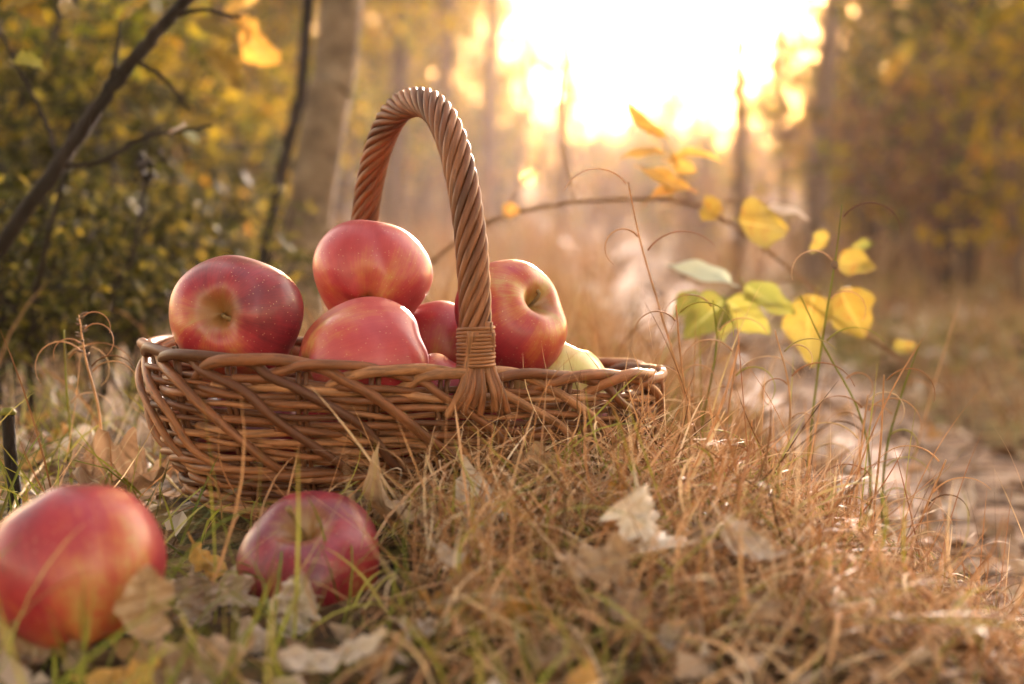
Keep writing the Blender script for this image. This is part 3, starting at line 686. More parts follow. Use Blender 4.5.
def field(name, n, fx, fy, L, W, tilt, curl, mat, label, cat, seed, keep=None, seg=6, wvar=None, lift=0, drift=.6):
    rg = np.random.default_rng(seed); x, y = fx(rg, n), fy(rg, n)
    if callable(fx) and fx.__code__.co_argcount == 2: pass
    m = np.ones(n, bool)
    m &= np.array([not in_basket(a, b, .93) for a, b in zip(x, y)])
    if keep is not None: m &= keep(x, y, rg)
    x, y = x[m], y[m]; k_ = len(x)
    mb = MB(); blades(mb, np.stack([x, y, gz(x, y) - .002 + lift * rg.random(k_)], -1), rg.uniform(*L, k_), rg.uniform(*W, k_), np.abs(rg.normal(*tilt, k_)), rg.normal(*curl, k_), rg, rg.random(k_) if wvar is None else wvar(rg, k_), seg, None, drift)
    return mb
def U(a, b): return lambda rg, n: rg.uniform(a, b, n)
def emit(name, mats_mb, mat, label, cat): tag(mats_mb.build(name, mat), label, cat, kind='stuff')
def off_path(x, y, rg): return (x < path_l(y) - .0 + rg.normal(0, .03, len(x))) | (x > path_r(y) + rg.normal(0, .04, len(x)))
# hay-like dry grass in front and right of the basket
mb = field('a', 6000, lambda r, n: r.normal(.06, .12, n), lambda r, n: r.uniform(.60, .92, n), (.04, .10), (.0006, .0017), (1.05, .35), (1.7, 1.5), STRAW, '', '', 1,
           keep=lambda x, y, r: (x > -.17 + .12 * (.8 - y)) & (x < .33) & ~((x < -.045) & (y < .80)) & (r.random(len(x)) < np.clip((y - .56) / .12, .4, 1)), seg=9, lift=.03, drift=1.0)
rg = np.random.default_rng(78); n = 420; cx = rg.uniform(-.08, .33, 60); cy_ = rg.uniform(.6, .95, 60); ci = rg.integers(0, 60, n)
x = cx[ci] + rg.normal(0, .018, n); y = cy_[ci] + rg.normal(0, .018, n)
ok = np.array([not in_basket(a, b, .95) for a, b in zip(x, y)]) & (x > -.10 + .6 * (.82 - y).clip(0)); x, y = x[ok], y[ok]; n = len(x)
blades(mb, np.stack([x, y, gz(x, y) + .02 * rg.random(n)], -1), rg.uniform(.035, .085, n), rg.uniform(.0014, .003, n), np.abs(rg.normal(1.2, .35, n)), rg.normal(1.5, 1.6, n), rg, .3 + .65 * rg.random(n), 10, None, 1.1)
rg = np.random.default_rng(77)
n = 620   # long loops leaning on the basket wall
bx_, by_ = rg.uniform(-.05, .16, n), None
lx = rg.uniform(-.06, .17, n); ly = -B * .86 - rg.uniform(.0, .04, n)
pts = np.array([BM @ Vector((a, b, .0)) for a, b in zip(lx, ly)])
pts[:, 2] = gz(pts[:, 0], pts[:, 1])
blades(mb, pts, rg.uniform(.06, .125, n), rg.uniform(.0007, .0015, n), np.abs(rg.normal(.45, .25, n)), rg.normal(2.4, .9, n), rg, rg.random(n), 11, None, .8)
emit('dry_grass', mb, STRAW, 'tangled straw coloured dry grass heaped in front of the basket', 'dry grass')
# verge between basket and path
mb = field('b', 7500, lambda r, n: r.uniform(.05, .44, n), lambda r, n: .62 + 2.4 * r.random(n) ** 1.4, (.02, .065), (.0006, .0014), (.75, .35), (1.2, 1.1), STRAW, '', '', 2, keep=lambda x, y, r: x < path_l(y) - .02 + r.normal(0, .025, len(x)), seg=7)
rg = np.random.default_rng(90); n = 420; x = rg.uniform(.06, .40, n); y = .82 + .75 * rg.random(n)
ok = (x < path_l(y) - .05) & np.array([not in_basket(a, b, 1.08) for a, b in zip(x, y)]); x, y = x[ok], y[ok]; n = len(x)
blades(mb, np.stack([x, y, gz(x, y)], -1), rg.uniform(.05, .17, n), rg.uniform(.0006, .0012, n), np.abs(rg.normal(.12, .1, n)), np.where(rg.random(n) < .45, rg.normal(2.8, .8, n), rg.normal(.4, .3, n)), rg, rg.random(n), 14)
emit('verge_grass', mb, STRAW, 'dry tufted grass on the verge between basket and path', 'dry grass')
mb = field('c', 2000, lambda r, n: r.uniform(.0, .42, n), lambda r, n: .8 + 2.0 * r.random(n) ** 1.3, (.025, .065), (.0009, .0018), (.35, .25), (.8, .6), GREEN, '', '', 3, keep=lambda x, y, r: (x < path_l(y) + r.normal(0, .03, len(x))) & (wob(x, y, 9) > -.1))
mb2 = field('c', 900, lambda r, n: r.uniform(-.55, -.08, n), lambda r, n: .52 + 1.4 * r.random(n) ** 1.2, (.04, .12), (.0010, .0024), (.45, .3), (.9, .7), GREEN, '', '', 4, keep=lambda x, y, r: wob(x, y, 7) > -.35)
mb.v += mb2.v; mb.q += [q + mb.n for q in mb2.q]; mb.a += mb2.a; mb.sv += mb2.sv; mb.n += mb2.n
mb2 = field('c', 170, lambda r, n: r.uniform(-.32, .05, n), lambda r, n: r.uniform(.50, .72, n), (.03, .075), (.001, .0022), (.5, .3), (.9, .7), GREEN, '', '', 14)
mb.v += mb2.v; mb.q += [q + mb.n for q in mb2.q]; mb.a += mb2.a; mb.sv += mb2.sv; mb.n += mb2.n
emit('green_grass', mb, GREEN, 'fresh green grass blades sprouting around the basket and along the verge', 'grass')
mb = field('d', 900, lambda r, n: r.uniform(-.6, -.05, n), lambda r, n: .55 + 1.5 * r.random(n) ** 1.2, (.05, .15), (.0009, .0018), (.9, .35), (.9, .9), STRAW, '', '', 5, keep=lambda x, y, r: ~((x > -.3) & (y < .66)))
mb2 = field('d', 500, lambda r, n: r.uniform(-.1, .38, n), lambda r, n: r.uniform(.5, .64, n), (.03, .08), (.001, .002), (1.0, .3), (.9, .8), STRAW, '', '', 15)
mb.v += mb2.v; mb.q += [q + mb.n for q in mb2.q]; mb.a += mb2.a; mb.sv += mb2.sv; mb.n += mb2.n
emit('flattened_grass', mb, STRAW, 'flattened straw and dead stems lying over the leaf litter', 'dry grass')
mb = field('e', 8000, lambda r, n: r.uniform(-.16, .25, n) * 1.0, lambda r, n: 1.1 + 6 * r.random(n) ** 1.3, (.03, .10), (.0014, .003), (.45, .3), (.9, .6), GOLD, '', '', 6, seg=5)
# widen with distance
rg = np.random.default_rng(8); n = 15000; y = 1.2 + 7 * rg.random(n) ** 1.2; x = rg.uniform(-.55, .62, n) * y
keepl = (x > -.15 * y) | (rg.random(n) < .10); x, y = x[keepl], y[keepl]; n = len(x)
ok = off_path(x + .05 * (x < path_l(y) + .1) - .04 * (x > path_l(y) + .1), y, rg); x, y = x[ok], y[ok]; n = len(x)
blades(mb, np.stack([x, y, gz(x, y)], -1), rg.uniform(.05, .14, n) * (1 + .35 * (x < .3)), rg.uniform(.002, .004, n), np.abs(rg.normal(.4, .25, n)), rg.normal(.8, .6, n), rg, rg.random(n), 5)
n = 12000; y = 7 + 30 * rg.random(n) ** 1.4; x = rg.uniform(-.6, .6, n) * y
ok = (x < path_l(y)) | (x > path_r(y)); x, y = x[ok], y[ok]; n = len(x)
blades(mb, np.stack([x, y, gz(x, y)], -1), rg.uniform(.15, .4, n), rg.uniform(.008, .016, n), np.abs(rg.normal(.3, .2, n)), rg.normal(.8, .5, n), rg, rg.random(n), 4)
emit('meadow_grass', mb, GOLD, 'golden dry grass of the clearing behind the basket', 'dry grass')
mb = MB(); n = 12000; y = 1.3 + 9 * rg.random(n) ** 1.2; x = path_r(y) + .02 + rg.random(n) ** 1.3 * (.5 + .5 * y)
ok = wob(x, y, 3) > -.05; x, y = x[ok], y[ok]; n = len(x)
blades(mb, np.stack([x, y, gz(x, y)], -1), rg.uniform(.03, .09, n), rg.uniform(.002, .004, n), np.abs(rg.normal(.4, .25, n)), rg.normal(.8, .6, n), rg, rg.random(n) * .8, 4)
emit('mossy_grass', mb, GREEN, 'low green grass and moss on the far side of the path', 'grass')

# ------------------------------------------------------------------ single grass stems
def wisp(mb, p, ln_, dirx, rg, r=.00045):
    a = np.linspace(0, 1, 12); c = rg.uniform(1.8, 3.6)
    th = a * c; st = ln_ / 11
    x = np.cumsum(np.sin(.5 + th) * st) * dirx; z = np.cumsum(np.cos(.5 + th) * st); yv = np.cumsum(np.full(12, rg.normal(0, .2) * st))
    mb.tube(np.stack([p[0] + x, p[1] + yv, p[2] + z], -1), np.linspace(r * 1.4, r * .5, 12), 5, rg.random())
STEMS = [
 ([(842, 205), (836, 255), (824, 330), (812, 420), (806, 500)], .98, 3, 'tall green grass stem with a small beetle like node, the tallest right of the basket'),
 ([(628, 182), (640, 240), (657, 300), (678, 372), (690, 430)], .95, 4, 'tall thin brown grass stem arching left over the right end of the basket'),
 ([(738, 345), (730, 400), (722, 470)], .97, 3, 'dry grass stem right of the basket with curled wisps'),
 ([(676, 305), (681, 360), (690, 440)], .93, 2, 'short brown grass stem just right of the basket rim'),
 ([(713, 300), (716, 350), (700, 440)], 1.0, 3, 'thin yellow grass stem before the green bramble leaves'),
 ([(800, 295), (826, 350), (858, 410), (870, 470)], .98, 2, 'broad dry grass stem leaning left below the yellow leaves'),
 ([(920, 342), (900, 400), (884, 470)], 1.0, 2, 'slender green grass stem leaning right beside the path'),
 ([(775, 330), (790, 400), (783, 500)], .95, 3, 'thin straw stem in the middle of the verge'),
 ([(868, 395), (862, 440), (855, 520)], .96, 2, 'straw stem at the edge of the path'),
 ([(884, 375), (880, 450), (868, 560)], .90, 3, 'brown straw stem with wisps nearest the path'),
 ([(946, 460), (925, 510), (905, 570)], .92, 1, 'reddish straw stem leaning over the path edge'),
 ([(752, 420), (748, 470), (750, 540)], .9, 2, 'short dry stem on the verge, curled at its top'),
 ([(960, 300), (930, 400), (905, 500)], 1.25, 0, 'blurred grass stem standing in the path edge behind the verge'),
 ([(79, 315), (86, 360), (100, 420)], .95, 4, 'dead flower stalk with dry seed husks left of the basket'),
 ([(64, 330), (66, 380), (70, 430)], 1.0, 1, 'thin green grass stem left of the basket beside the seed stalk'),
]
for q_, (pl_, d, nw, lab) in enumerate(STEMS):
    rg = np.random.default_rng(300 + q_)
    pts = [P(a, b, d + .02 * i_) for i_, (a, b) in enumerate(pl_)]; gp = pts[-1].copy(); gp.z = float(gz(gp.x, gp.y)) - .005
    if gp.z < pts[-1].z - .01: pts.append(gp)
    c = spline([tuple(p) for p in pts], 40)[::-1]
    mb = MB(); mb.tube(c, np.linspace(.0012, .0005, 40), 6, rg.uniform(.3, .6))
    green = 'green' in lab or 'yellow' in lab
    m = GREEN if green else STRAW
    root = empty('grass_stem', tuple(c[0]), lab, 'grass stem', 'single grass stems around the basket')
    for a in mb.v: a -= c[0]
    mb.build('stem', m, root)
    for k_ in range(nw + 2):
        i_ = int(rg.uniform(10, 39)); mw = MB(); wisp(mw, c[i_] - c[0], rg.uniform(.03, .06), rg.choice([-1, 1]), rg); mw.build('blade', STRAW, root)
    if q_ == 0:
        mw = MB(); p = c[30] - c[0]; mw.tube([p + [0, 0, -.003], p + [0, -.001, -.0015], p, p + [0, -.001, .002], p + [0, 0, .0035]], [.0005, .0022, .0026, .002, .0004], 8); mw.build('gall', BARK_BROWN, root)
    if q_ == 13:
        mw = MB()
        for k_ in range(14):
            p = c[39 - k_] - c[0]; a = rg.uniform(0, 6.28); e = p + np.array([math.cos(a), math.sin(a), .3]) * .006
            mw.tube([p, (p + e) / 2, e], [.0003, .0012, .0003], 5)
        mw.build('husks', BARK_BROWN, root)

# ------------------------------------------------------------------ bramble arching across
DS = 1.2
def twig_tube(mb, pl_, r0, r1, n=60, var=.5, sides=8, jit=0, rg=None):
    c = spline([tuple(P(p[0], p[1], p[2] * DS)) for p in pl_], n)
    if jit: c[1:-1] += (rg or rng).normal(0, jit, (n - 2, 3))
    mb.tube(c, np.linspace(r0, r1, n), sides, var); return c
bramble = empty('bramble', (0, 0, 0), 'arching bramble cane with yellow, green and amber autumn leaves right of the basket', 'bramble')
mb = MB(); rg = np.random.default_rng(9)
gp = P(350, 330, 1.4); 
c = twig_tube(mb, [(405, 300, 1.32), (432, 262, 1.28), (490, 222, 1.24), (560, 204, 1.21), (640, 199, 1.19), (700, 207, 1.18), (760, 245, 1.17), (812, 288, 1.16), (870, 338, 1.16), (952, 393, 1.17)], .0026, .0016, 90, .4, 8, .0004, rg)
end = P(405, 300, 1.32 * DS); gz_ = float(gz(end.x - .05, end.y + .05))
mb.tube(spline([(end.x - .06, end.y + .05, gz_ - .01), (end.x - .03, end.y + .02, (gz_ + end.z) / 2), tuple(end)], 14), .0028, 8)
mb.build('cane', STEM_BROWN, bramble)
twigs = [[(692, 204, 1.18), (684, 180, 1.17), (672, 158, 1.165), (663, 141, 1.155)], [(575, 203, 1.205), (566, 165, 1.20), (560, 110, 1.2), (566, 60, 1.21)], [(690, 204, 1.18), (668, 188, 1.17), (640, 165, 1.165)], [(800, 280, 1.16), (760, 283, 1.15), (735, 290, 1.14), (722, 305, 1.13)],
         [(690, 204, 1.18), (740, 200, 1.2), (800, 212, 1.21)], [(812, 288, 1.16), (822, 300, 1.15), (826, 315, 1.145)], [(870, 338, 1.16), (890, 350, 1.15), (900, 352, 1.15)], [(722, 305, 1.13), (700, 330, 1.12)], [(735, 290, 1.14), (770, 300, 1.13)],
         [(505, 215, 1.235), (512, 210, 1.22), (516, 212, 1.215)], [(505, 210, 1.23), (520, 185, 1.24), (540, 168, 1.25)]]
for tw in twigs:
    mb = MB(); twig_tube(mb, tw, .0012, .0007, 20, .6, 6, .0003, rg); mb.build('twig', STEM_BROWN, bramble)
# px,py of leaf base, tip, depth, width ratio, tilt of normal, mat, label
BL = [
 ((664, 142), (605, 106), 1.15, .30, (.1, -.6, -.75), L_AMBER), ((666, 152), (608, 150), 1.16, .30, (0, -.7, -.6), L_AMBER), ((690, 190), (626, 166), 1.15, .32, (.1, -.6, -.7), L_AMBER),
 ((690, 186), (630, 196), 1.16, .32, (0, -.7, -.7), L_AMBER), ((668, 158), (732, 150), 1.17, .28, (0, -.7, -.6), L_AMBER), ((672, 160), (702, 180), 1.17, .5, (0, -.3, -.9), L_AMBER),
 ((738, 222), (792, 232), 1.14, .80, (.1, -.3, -.95), L_YELLOW), ((720, 200), (700, 222), 1.16, .7, (.2, -.4, -.9), L_YELLOW), ((768, 206), (820, 214), 1.18, .30, (0, -.7, -.7), L_GREY),
 ((838, 262), (882, 266), 1.13, .72, (.1, -.2, -.97), L_YELLOW), ((838, 286), (864, 340), 1.12, .75, (-.2, -.1, -.97), L_YELLOW), ((812, 292), (800, 378), 1.10, .62, (.3, -.1, -.95), L_YELLOW),
 ((826, 230), (812, 262), 1.15, .6, (.4, -.2, -.9), L_YELLOW),
 ((732, 282), (660, 258), 1.10, .42, (0, -.75, -.65), L_PALE), ((724, 300), (676, 345), 1.08, .62, (.2, -.35, -.9), L_GREEN), ((726, 300), (776, 338), 1.08, .62, (-.25, -.3, -.9), L_GREEN),
 ((744, 286), (800, 322), 1.09, .55, (.2, -.4, -.9), L_GREEN), ((722, 306), (716, 350), 1.07, .6, (.5, -.2, -.8), L_GREEN), ((700, 292), (664, 318), 1.12, .55, (0, -.5, -.8), L_GREEN),
 ((892, 350), (918, 346), 1.14, .62, (0, -.4, -.9), L_YELLOW), ((516, 206), (500, 222), 1.2, .8, (0, -.2, -.97), L_ORANGE), ((872, 244), (846, 250), 1.2, .5, (0, -.5, -.8), L_GREEN)]
for q_, (b, t, d, asp, nv_, m) in enumerate(BL):
    d *= DS; t = (b[0] + (t[0] - b[0]) * .9, b[1] + (t[1] - b[1]) * .9); pb, pt = P(*b, d), P(*t, d + rg.normal(0, .015)); x = pt - pb; L = x.length
    o = leaf_mb(L, L * asp, .12, shape='round' if asp > .6 else 'ovate', curl=rg.uniform(-.5, .5), fold=.35, wave=.2, seed=400 + q_, serr=.035, nu=24, nv=10).build('leaf', m, bramble)
    o.location = pb; o.rotation_euler = frame(x, view_dir(*nv_)).to_euler()

DS = 1.0
# ------------------------------------------------------------------ left: dark branch, twigs, stub
def shrub_leaf_set(mbl, pts, L, rg, asp=.6):
    n = len(pts); scatter_cards(mbl, pts, rg.uniform(.6, 1.2, n) * L, rg.uniform(.6, 1.1, n) * L * asp, rg, .8)
rg = np.random.default_rng(21)
db = empty('bare_branch', (0, 0, 0), 'dark bare branch slanting from lower left up to the top, blurred', 'branch')
mb = MB(); g0 = P(-110, 380, 1.36); g0.z = float(gz(g0.x, g0.y)) - .01
cc = spline([tuple(g0), tuple(P(-45, 310, 1.36)), tuple(P(0, 246, 1.36)), tuple(P(60, 163, 1.35)), tuple(P(105, 98, 1.34)), tuple(P(150, 40, 1.33)), tuple(P(192, -6, 1.33)), tuple(P(240, -60, 1.33))], 60)
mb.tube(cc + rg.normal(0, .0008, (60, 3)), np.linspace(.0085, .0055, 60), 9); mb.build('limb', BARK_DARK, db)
for tw in ([(105, 98, 1.34), (116, 60, 1.33), (120, 20, 1.32)], [(170, 18, 1.33), (200, 10, 1.32), (240, 18, 1.31)], [(60, 163, 1.35), (44, 120, 1.36), (14, 60, 1.37), (-6, 20, 1.38)], [(64, 166, 1.35), (100, 162, 1.34), (140, 140, 1.33), (172, 132, 1.32), (212, 126, 1.31)], [(130, 60, 1.33), (160, 75, 1.34), (190, 110, 1.36)]):
    mb = MB(); twig_tube(mb, tw, .0030, .0014, 24, .5, 6, .0006, rg); mb.build('twig', BARK_DARK, db)
for q_, (b, t, m) in enumerate((((0, 6), (44, -4), L_OCHRE), ((20, 2), (50, 30), L_OCHRE), ((54, -10), (80, 24), L_OCHRE), ((172, 132), (186, 124), L_GREY), ((184, 130), (200, 142), L_PALE), ((186, 126), (222, 125), L_OCHRE), ((196, 20), (236, 40), L_OCHRE), ((236, 18), (268, 42), L_AMBER), ((160, 76), (196, 60), L_OCHRE), ((14, 60), (52, 66), L_GREEN), ((120, 20), (150, -4), L_OCHRE), ((225, 14), (262, -4), L_AMBER), ((240, 30), (284, 76), L_AMBER), ((205, 50), (245, 90), L_OCHRE))):
    d = 1.30 if b[0] < 190 and t[0] < 190 else 1.8; pb, pt = P(*b, d), P(*t, d + rg.normal(0, .02)); x = pt - pb; L = x.length
    o = leaf_mb(L, L * .5, .1, curl=rg.uniform(-.4, .4), seed=500 + q_, nu=16, nv=8).build('leaf', m, db); o.location = pb; o.rotation_euler = frame(x, view_dir(rg.normal(0, .3), -.4, -.8)).to_euler()
def upright(name, pl_, r0, r1, lab, cat, extra=None, mat=BARK_DARK):
    root = empty(name, (0, 0, 0), lab, cat); pts = [tuple(P(*p)) for p in pl_]; g = Vector(pts[0]); g.z = min(g.z - .005, float(gz(g.x, g.y)) - .01)
    mb = MB(); c = spline([tuple(g)] + pts, 40); mb.tube(c + rg.normal(0, .0006, (40, 3)), np.linspace(r0, r1, 40), 8); mb.build('stem', mat, root)
    return root, c
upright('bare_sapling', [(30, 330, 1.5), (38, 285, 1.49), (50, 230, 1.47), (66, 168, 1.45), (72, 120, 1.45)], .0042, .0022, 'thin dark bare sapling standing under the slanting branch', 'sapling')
r_, c = upright('seed_stalk', [(112, 300, 1.55), (130, 262, 1.54), (140, 215, 1.53), (146, 170, 1.52)], .0028, .0018, 'dry stalk with a dark crumpled seed head on the left', 'dry stalk')
mb = MB()
for k_ in range(16):
    p = c[-1] + rg.normal(0, .007, 3); e = p + rg.normal(0, .008, 3); mb.tube([p, (p + e) / 2 + rg.normal(0, .003, 3), e], [.001, .004, .001], 6)
mb.build('seed_head', BARK_DARK, r_)
root = empty('cut_stump', tuple(on_ground(14, 520)), 'dark cut stem stub with a mossy yellowish top at the left edge', 'stump')
b0 = root.location; top = P(8, 412, (b0 - CAM).dot(FWD) + .004) - b0
mb = MB(); mb.tube(spline([(0, 0, -.01), (.001, 0, .02), tuple(top * .6), tuple(top)], 16), np.linspace(.0048, .0042, 16), 10); mb.build('stem', BARK_DARK, root)
mb = MB(); mb.tube([tuple(top * .97), tuple(top), tuple(top * 1.04)], [.0052, .0055, .003], 10); mb.build('cut_top', L_GREEN, root)
# twig on the ground
for q_, (p0, p1, lab) in enumerate((((60, 408), (196, 520), 'thin pale straw twig lying slanted between the left apple and the basket'), ((190, 505), (258, 440), 'thin brown twig lying under the left end of the basket'), ((10, 540), (60, 470), 'thin dead twig lying at the left edge behind the blurred apple'))):
    a, b = on_ground(*p0), on_ground(*p1); a.z += .018; b.z += .012; mb = MB(); mb.tube(spline([tuple(a), tuple((a + b) / 2 + Vector((0, 0, .008))), tuple(b)], 16) + rg.normal(0, .0006, (16, 3)), np.linspace(.0013, .0009, 16), 6, .9)
    tag(mb.build('twig_fallen', STRAW), lab, 'twig')

# ------------------------------------------------------------------ shrubs
def make_shrub(seed, h, spread, nleaf, leaf, fol, barkm, nst=7):
    rg = np.random.default_rng(seed); ms, ml = MB(), MB(); pts = []
    for k_ in range(nst):
        a = rg.uniform(0, 6.28); rr = spread * rg.uniform(.2, 1); hh = h * rg.uniform(.55, 1)
        c = spline([(0.05 * math.cos(a), .05 * math.sin(a), -.03), (rr * .3 * math.cos(a), rr * .3 * math.sin(a), hh * .45), (rr * .75 * math.cos(a + .3), rr * .75 * math.sin(a + .3), hh * .8), (rr * math.cos(a + .4), rr * math.sin(a + .4), hh)], 20)
        ms.tube(c, np.linspace(.008, .003, 20) * (h / 1.2) ** .5, 5)
        for m in range(7):
            i_ = int(rg.uniform(5, 19)); e = c[i_] + rg.normal(0, .16, 3) * h * [1, 1, .6]
            ms.tube(np.linspace(c[i_], e, 4), [.003, .0025, .002, .001], 4, cap=False)
            k2 = max(3, nleaf // (nst * 7)); f = rg.random(k2)[:, None]
            pts.append(c[i_] + (e - c[i_]) * f * 1.15 + rg.normal(0, .035 * h, (k2, 3)))
    shrub_leaf_set(ml, np.concatenate(pts), leaf, rg)
    return ms.mesh('stems', barkm), ml.mesh('foliage', fol, False)
SH = [make_shrub(1, 1.1, .45, 520, .072, FOL_OLIVE, BARK_DARK), make_shrub(2, .9, .5, 460, .066, FOL_YELLOW, BARK_BROWN), make_shrub(3, 1.4, .5, 620, .08, FOL_OLIVE, BARK_DARK, 9), make_shrub(4, .7, .4, 420, .055, FOL_GREEN, BARK_DARK), make_shrub(5, .8, .5, 800, .045, FOL_RUST, BARK_BROWN)]
SHN = ['olive leaved shrub', 'yellow leaved shrub', 'tall loose olive shrub', 'low dark green shrub', 'rusty brown leaved shrub']
def put_pair(name, part1, part2, meshes, loc, rz, s, lab, cat, grp):
    root = empty(name, loc, lab, cat, grp, (0, 0, rz), s)
    for nm, me in ((part1, meshes[0]), (part2, meshes[1])):
        o = bpy.data.objects.new(nm, me); COL.objects.link(o); o.parent = root
    return root
rg = np.random.default_rng(31)
SPOT = [(30, 2.6, 0, .9), (120, 2.9, 1, .8), (-40, 2.3, 3, 1.), (205, 3.6, 1, .8), (95, 3.9, 2, .9), (-10, 3.6, 2, 1.1), (160, 4.8, 1, 1.1), (60, 5.4, 2, 1.2), (215, 6.0, 1, 1.1), (-80, 5, 0, 1.5), (120, 7.5, 1, 1.4), (0, 7.5, 1, 1.6), (240, 8, 4, 1.2), (20, 1.55, 3, .3), (90, 1.6, 3, .32), (60, 1.75, 3, .36), (140, 1.7, 3, .32), (200, 1.8, 3, .34), (-20, 1.5, 3, .35), (250, 2.0, 3, .36), (70, 2.0, 3, .55), (160, 2.3, 3, .6), (20, 2.1, 3, .7), (110, 2.5, 3, .7), (195, 2.9, 3, .7), (235, 3.3, 3, .6), (60, 3.0, 3, .9), (140, 3.4, 3, 1.), (0, 2.9, 0, .7), (225, 4.3, 0, .8), (100, 4.4, 3, 1.3), (180, 5.6, 3, 1.3), (40, 4.4, 0, 1.), (250, 6.6, 2, 1.)]
for q_, (px, d, k_, s_) in enumerate(SPOT):
    p = P(px, 300, d); put_pair('shrub', 'stems', 'foliage', SH[k_], (p.x, p.y, float(gz(p.x, p.y))), rg.uniform(0, 6.28), s_ * rg.uniform(.9, 1.1), SHN[k_] + (' low among the grass behind the basket' if s_ < .4 else ' in the blurred undergrowth left of the tree trunk'), 'shrub', SHN[k_] + ('s low behind the basket' if s_ < .4 else 's in the left undergrowth'))
for q_ in range(34):
    d = rg.uniform(5, 20); px = rg.choice([rg.uniform(820, 1120), rg.uniform(880, 1200)]); k_ = int(rg.choice([0, 1, 1, 4, 2]))
    p = P(px, 300, d); put_pair('shrub', 'stems', 'foliage', SH[k_], (p.x, p.y, float(gz(p.x, p.y))), rg.uniform(0, 6.28), rg.uniform(.7, 1.5) * (1 + d * .03), SHN[k_] + ' at the foot of the wood right of the path', 'shrub', SHN[k_] + 's on the right')
for q_ in range(70):
    d = rg.uniform(11, 36); px = rg.uniform(330, 830); k_ = int(rg.choice([4, 4, 1, 0, 2]))
    p = P(px, 300, d); put_pair('shrub', 'stems', 'foliage', SH[k_], (p.x, p.y, float(gz(p.x, p.y))), rg.uniform(0, 6.28), rg.uniform(.6, 1.0) * (1 + d * .03), SHN[k_] + ' far back in the sunlit clearing', 'shrub', SHN[k_] + 's in the clearing')

# ------------------------------------------------------------------ trees
def make_tree(seed, h, r, c0, cr, nleaf, leaf, fol, bark, nl=26, lean=.03, droop=.1):
    """h height, r trunk radius, c0 crown base as a fraction of h, cr crown radius"""
    rg = np.random.default_rng(seed); mt, ml = MB(), MB(); a0 = rg.uniform(0, 6.28)
    zs = np.linspace(-.2, h, 80); wv = lean * h * np.clip(zs / h, 0, 1) ** 1.4; ph = rg.uniform(0, 6.28, 2)
    c = np.stack([wv * math.cos(a0) + .02 * h * .3 * np.sin(zs * 1.1 + ph[0]) * (zs > 0), wv * math.sin(a0) + .02 * h * .3 * np.sin(zs * .9 + ph[1]) * (zs > 0), zs], -1)
    rad = r * (np.clip(1 - zs / h, 0, 1) ** .8 * .92 + .08); rad[:4] *= 1.3; rad[4:6] *= 1.08
    mt.tube(c, rad, 12, .5); pts = []
    for k_ in range(nl):
        f = c0 + (1 - c0) * (k_ + rg.random()) / nl; p = np.array([np.interp(f * h, zs, c[:, i]) for i in range(3)])
        a = k_ * 2.4 + rg.normal(0, .3); prof = math.sin(math.pi * min(1, (.18 + .82 * (f - c0) / (1 - c0)))) ** .7
        ln_ = cr * (.35 + .75 * prof) * rg.uniform(.6, 1.1)
        e = p + np.array([math.cos(a) * ln_, math.sin(a) * ln_, ln_ * (.45 - droop)]); m = (p + e) / 2 + rg.normal(0, .06 * ln_, 3) + [0, 0, .06 * ln_]
        l_ = spline([p, m, e], 10); mt.tube(l_, np.linspace(r * .28 * (1 - f * .6), r * .04, 10), 5, cap=False)
        for t_ in range(6):
            b = l_[int(rg.uniform(3, 9.9))]; tip = b + rg.normal(0, .32 * ln_, 3) * [1, 1, .6]
            mt.tube(np.linspace(b, tip, 4), np.linspace(r * .05, r * .012, 4), 3, cap=False)
            k2 = max(2, nleaf // (nl * 6)); fr = rg.random(k2)[:, None]
            pts.append(b + (tip - b) * fr * 1.1 + rg.normal(0, .10 * cr, (k2, 3)) * rg.uniform(.5, 1.2))
    shrub_leaf_set(ml, np.concatenate(pts), leaf, rg, .65)
    return mt.mesh('trunk', bark), ml.mesh('crown', fol, False)
TR = {'slender yellow leaved tree': make_tree(1, 9, .06, .16, 1.5, 4200, .10, FOL_YELLOW, BARK_BROWN),
      'slender olive leaved tree': make_tree(2, 10, .07, .18, 1.7, 4600, .10, FOL_OLIVE, BARK_BROWN),
      'bushy young olive tree': make_tree(3, 6, .05, .08, 1.5, 5600, .09, FOL_OLIVE, BARK_DARK),
      'bushy young yellow tree': make_tree(4, 5.5, .045, .08, 1.4, 5200, .09, FOL_YELLOW, BARK_BROWN),
      'dark evergreen tree': make_tree(5, 12, .12, .12, 2.0, 8200, .10, FOL_GREEN, BARK_DARK, 40, .01, .5),
      'tall bare stemmed tree': make_tree(6, 12, .075, .42, 1.9, 5200, .10, FOL_OLIVE, BARK_BROWN),
      'low rusty young tree': make_tree(7, 4.6, .05, .06, 1.5, 4200, .10, FOL_RUST, BARK_BROWN)}
def plant(kind, px, d, s, where, rz=None, jit=0):
    p = P(px, 300, d); return put_pair('tree', 'trunk', 'crown', TR[kind], (p.x, p.y, float(gz(p.x, p.y)) - .02), rg.uniform(0, 6.28) if rz is None else rz, s, kind + ' ' + where, 'tree', kind + 's ' + where)
for q_ in range(44):
    d = rg.uniform(15, 30); px = rg.uniform(180, 420) if q_ % 2 else rg.uniform(840, 1080); k_ = int(rg.choice([0, 1, 2, 4]))
    p = P(px, 300, d); put_pair('shrub', 'stems', 'foliage', SH[k_], (p.x, p.y, float(gz(p.x, p.y))), rg.uniform(0, 6.28), rg.uniform(1.5, 2.4), SHN[k_] + ' closing the gaps between distant trunks', 'shrub', SHN[k_] + 's between distant trunks')
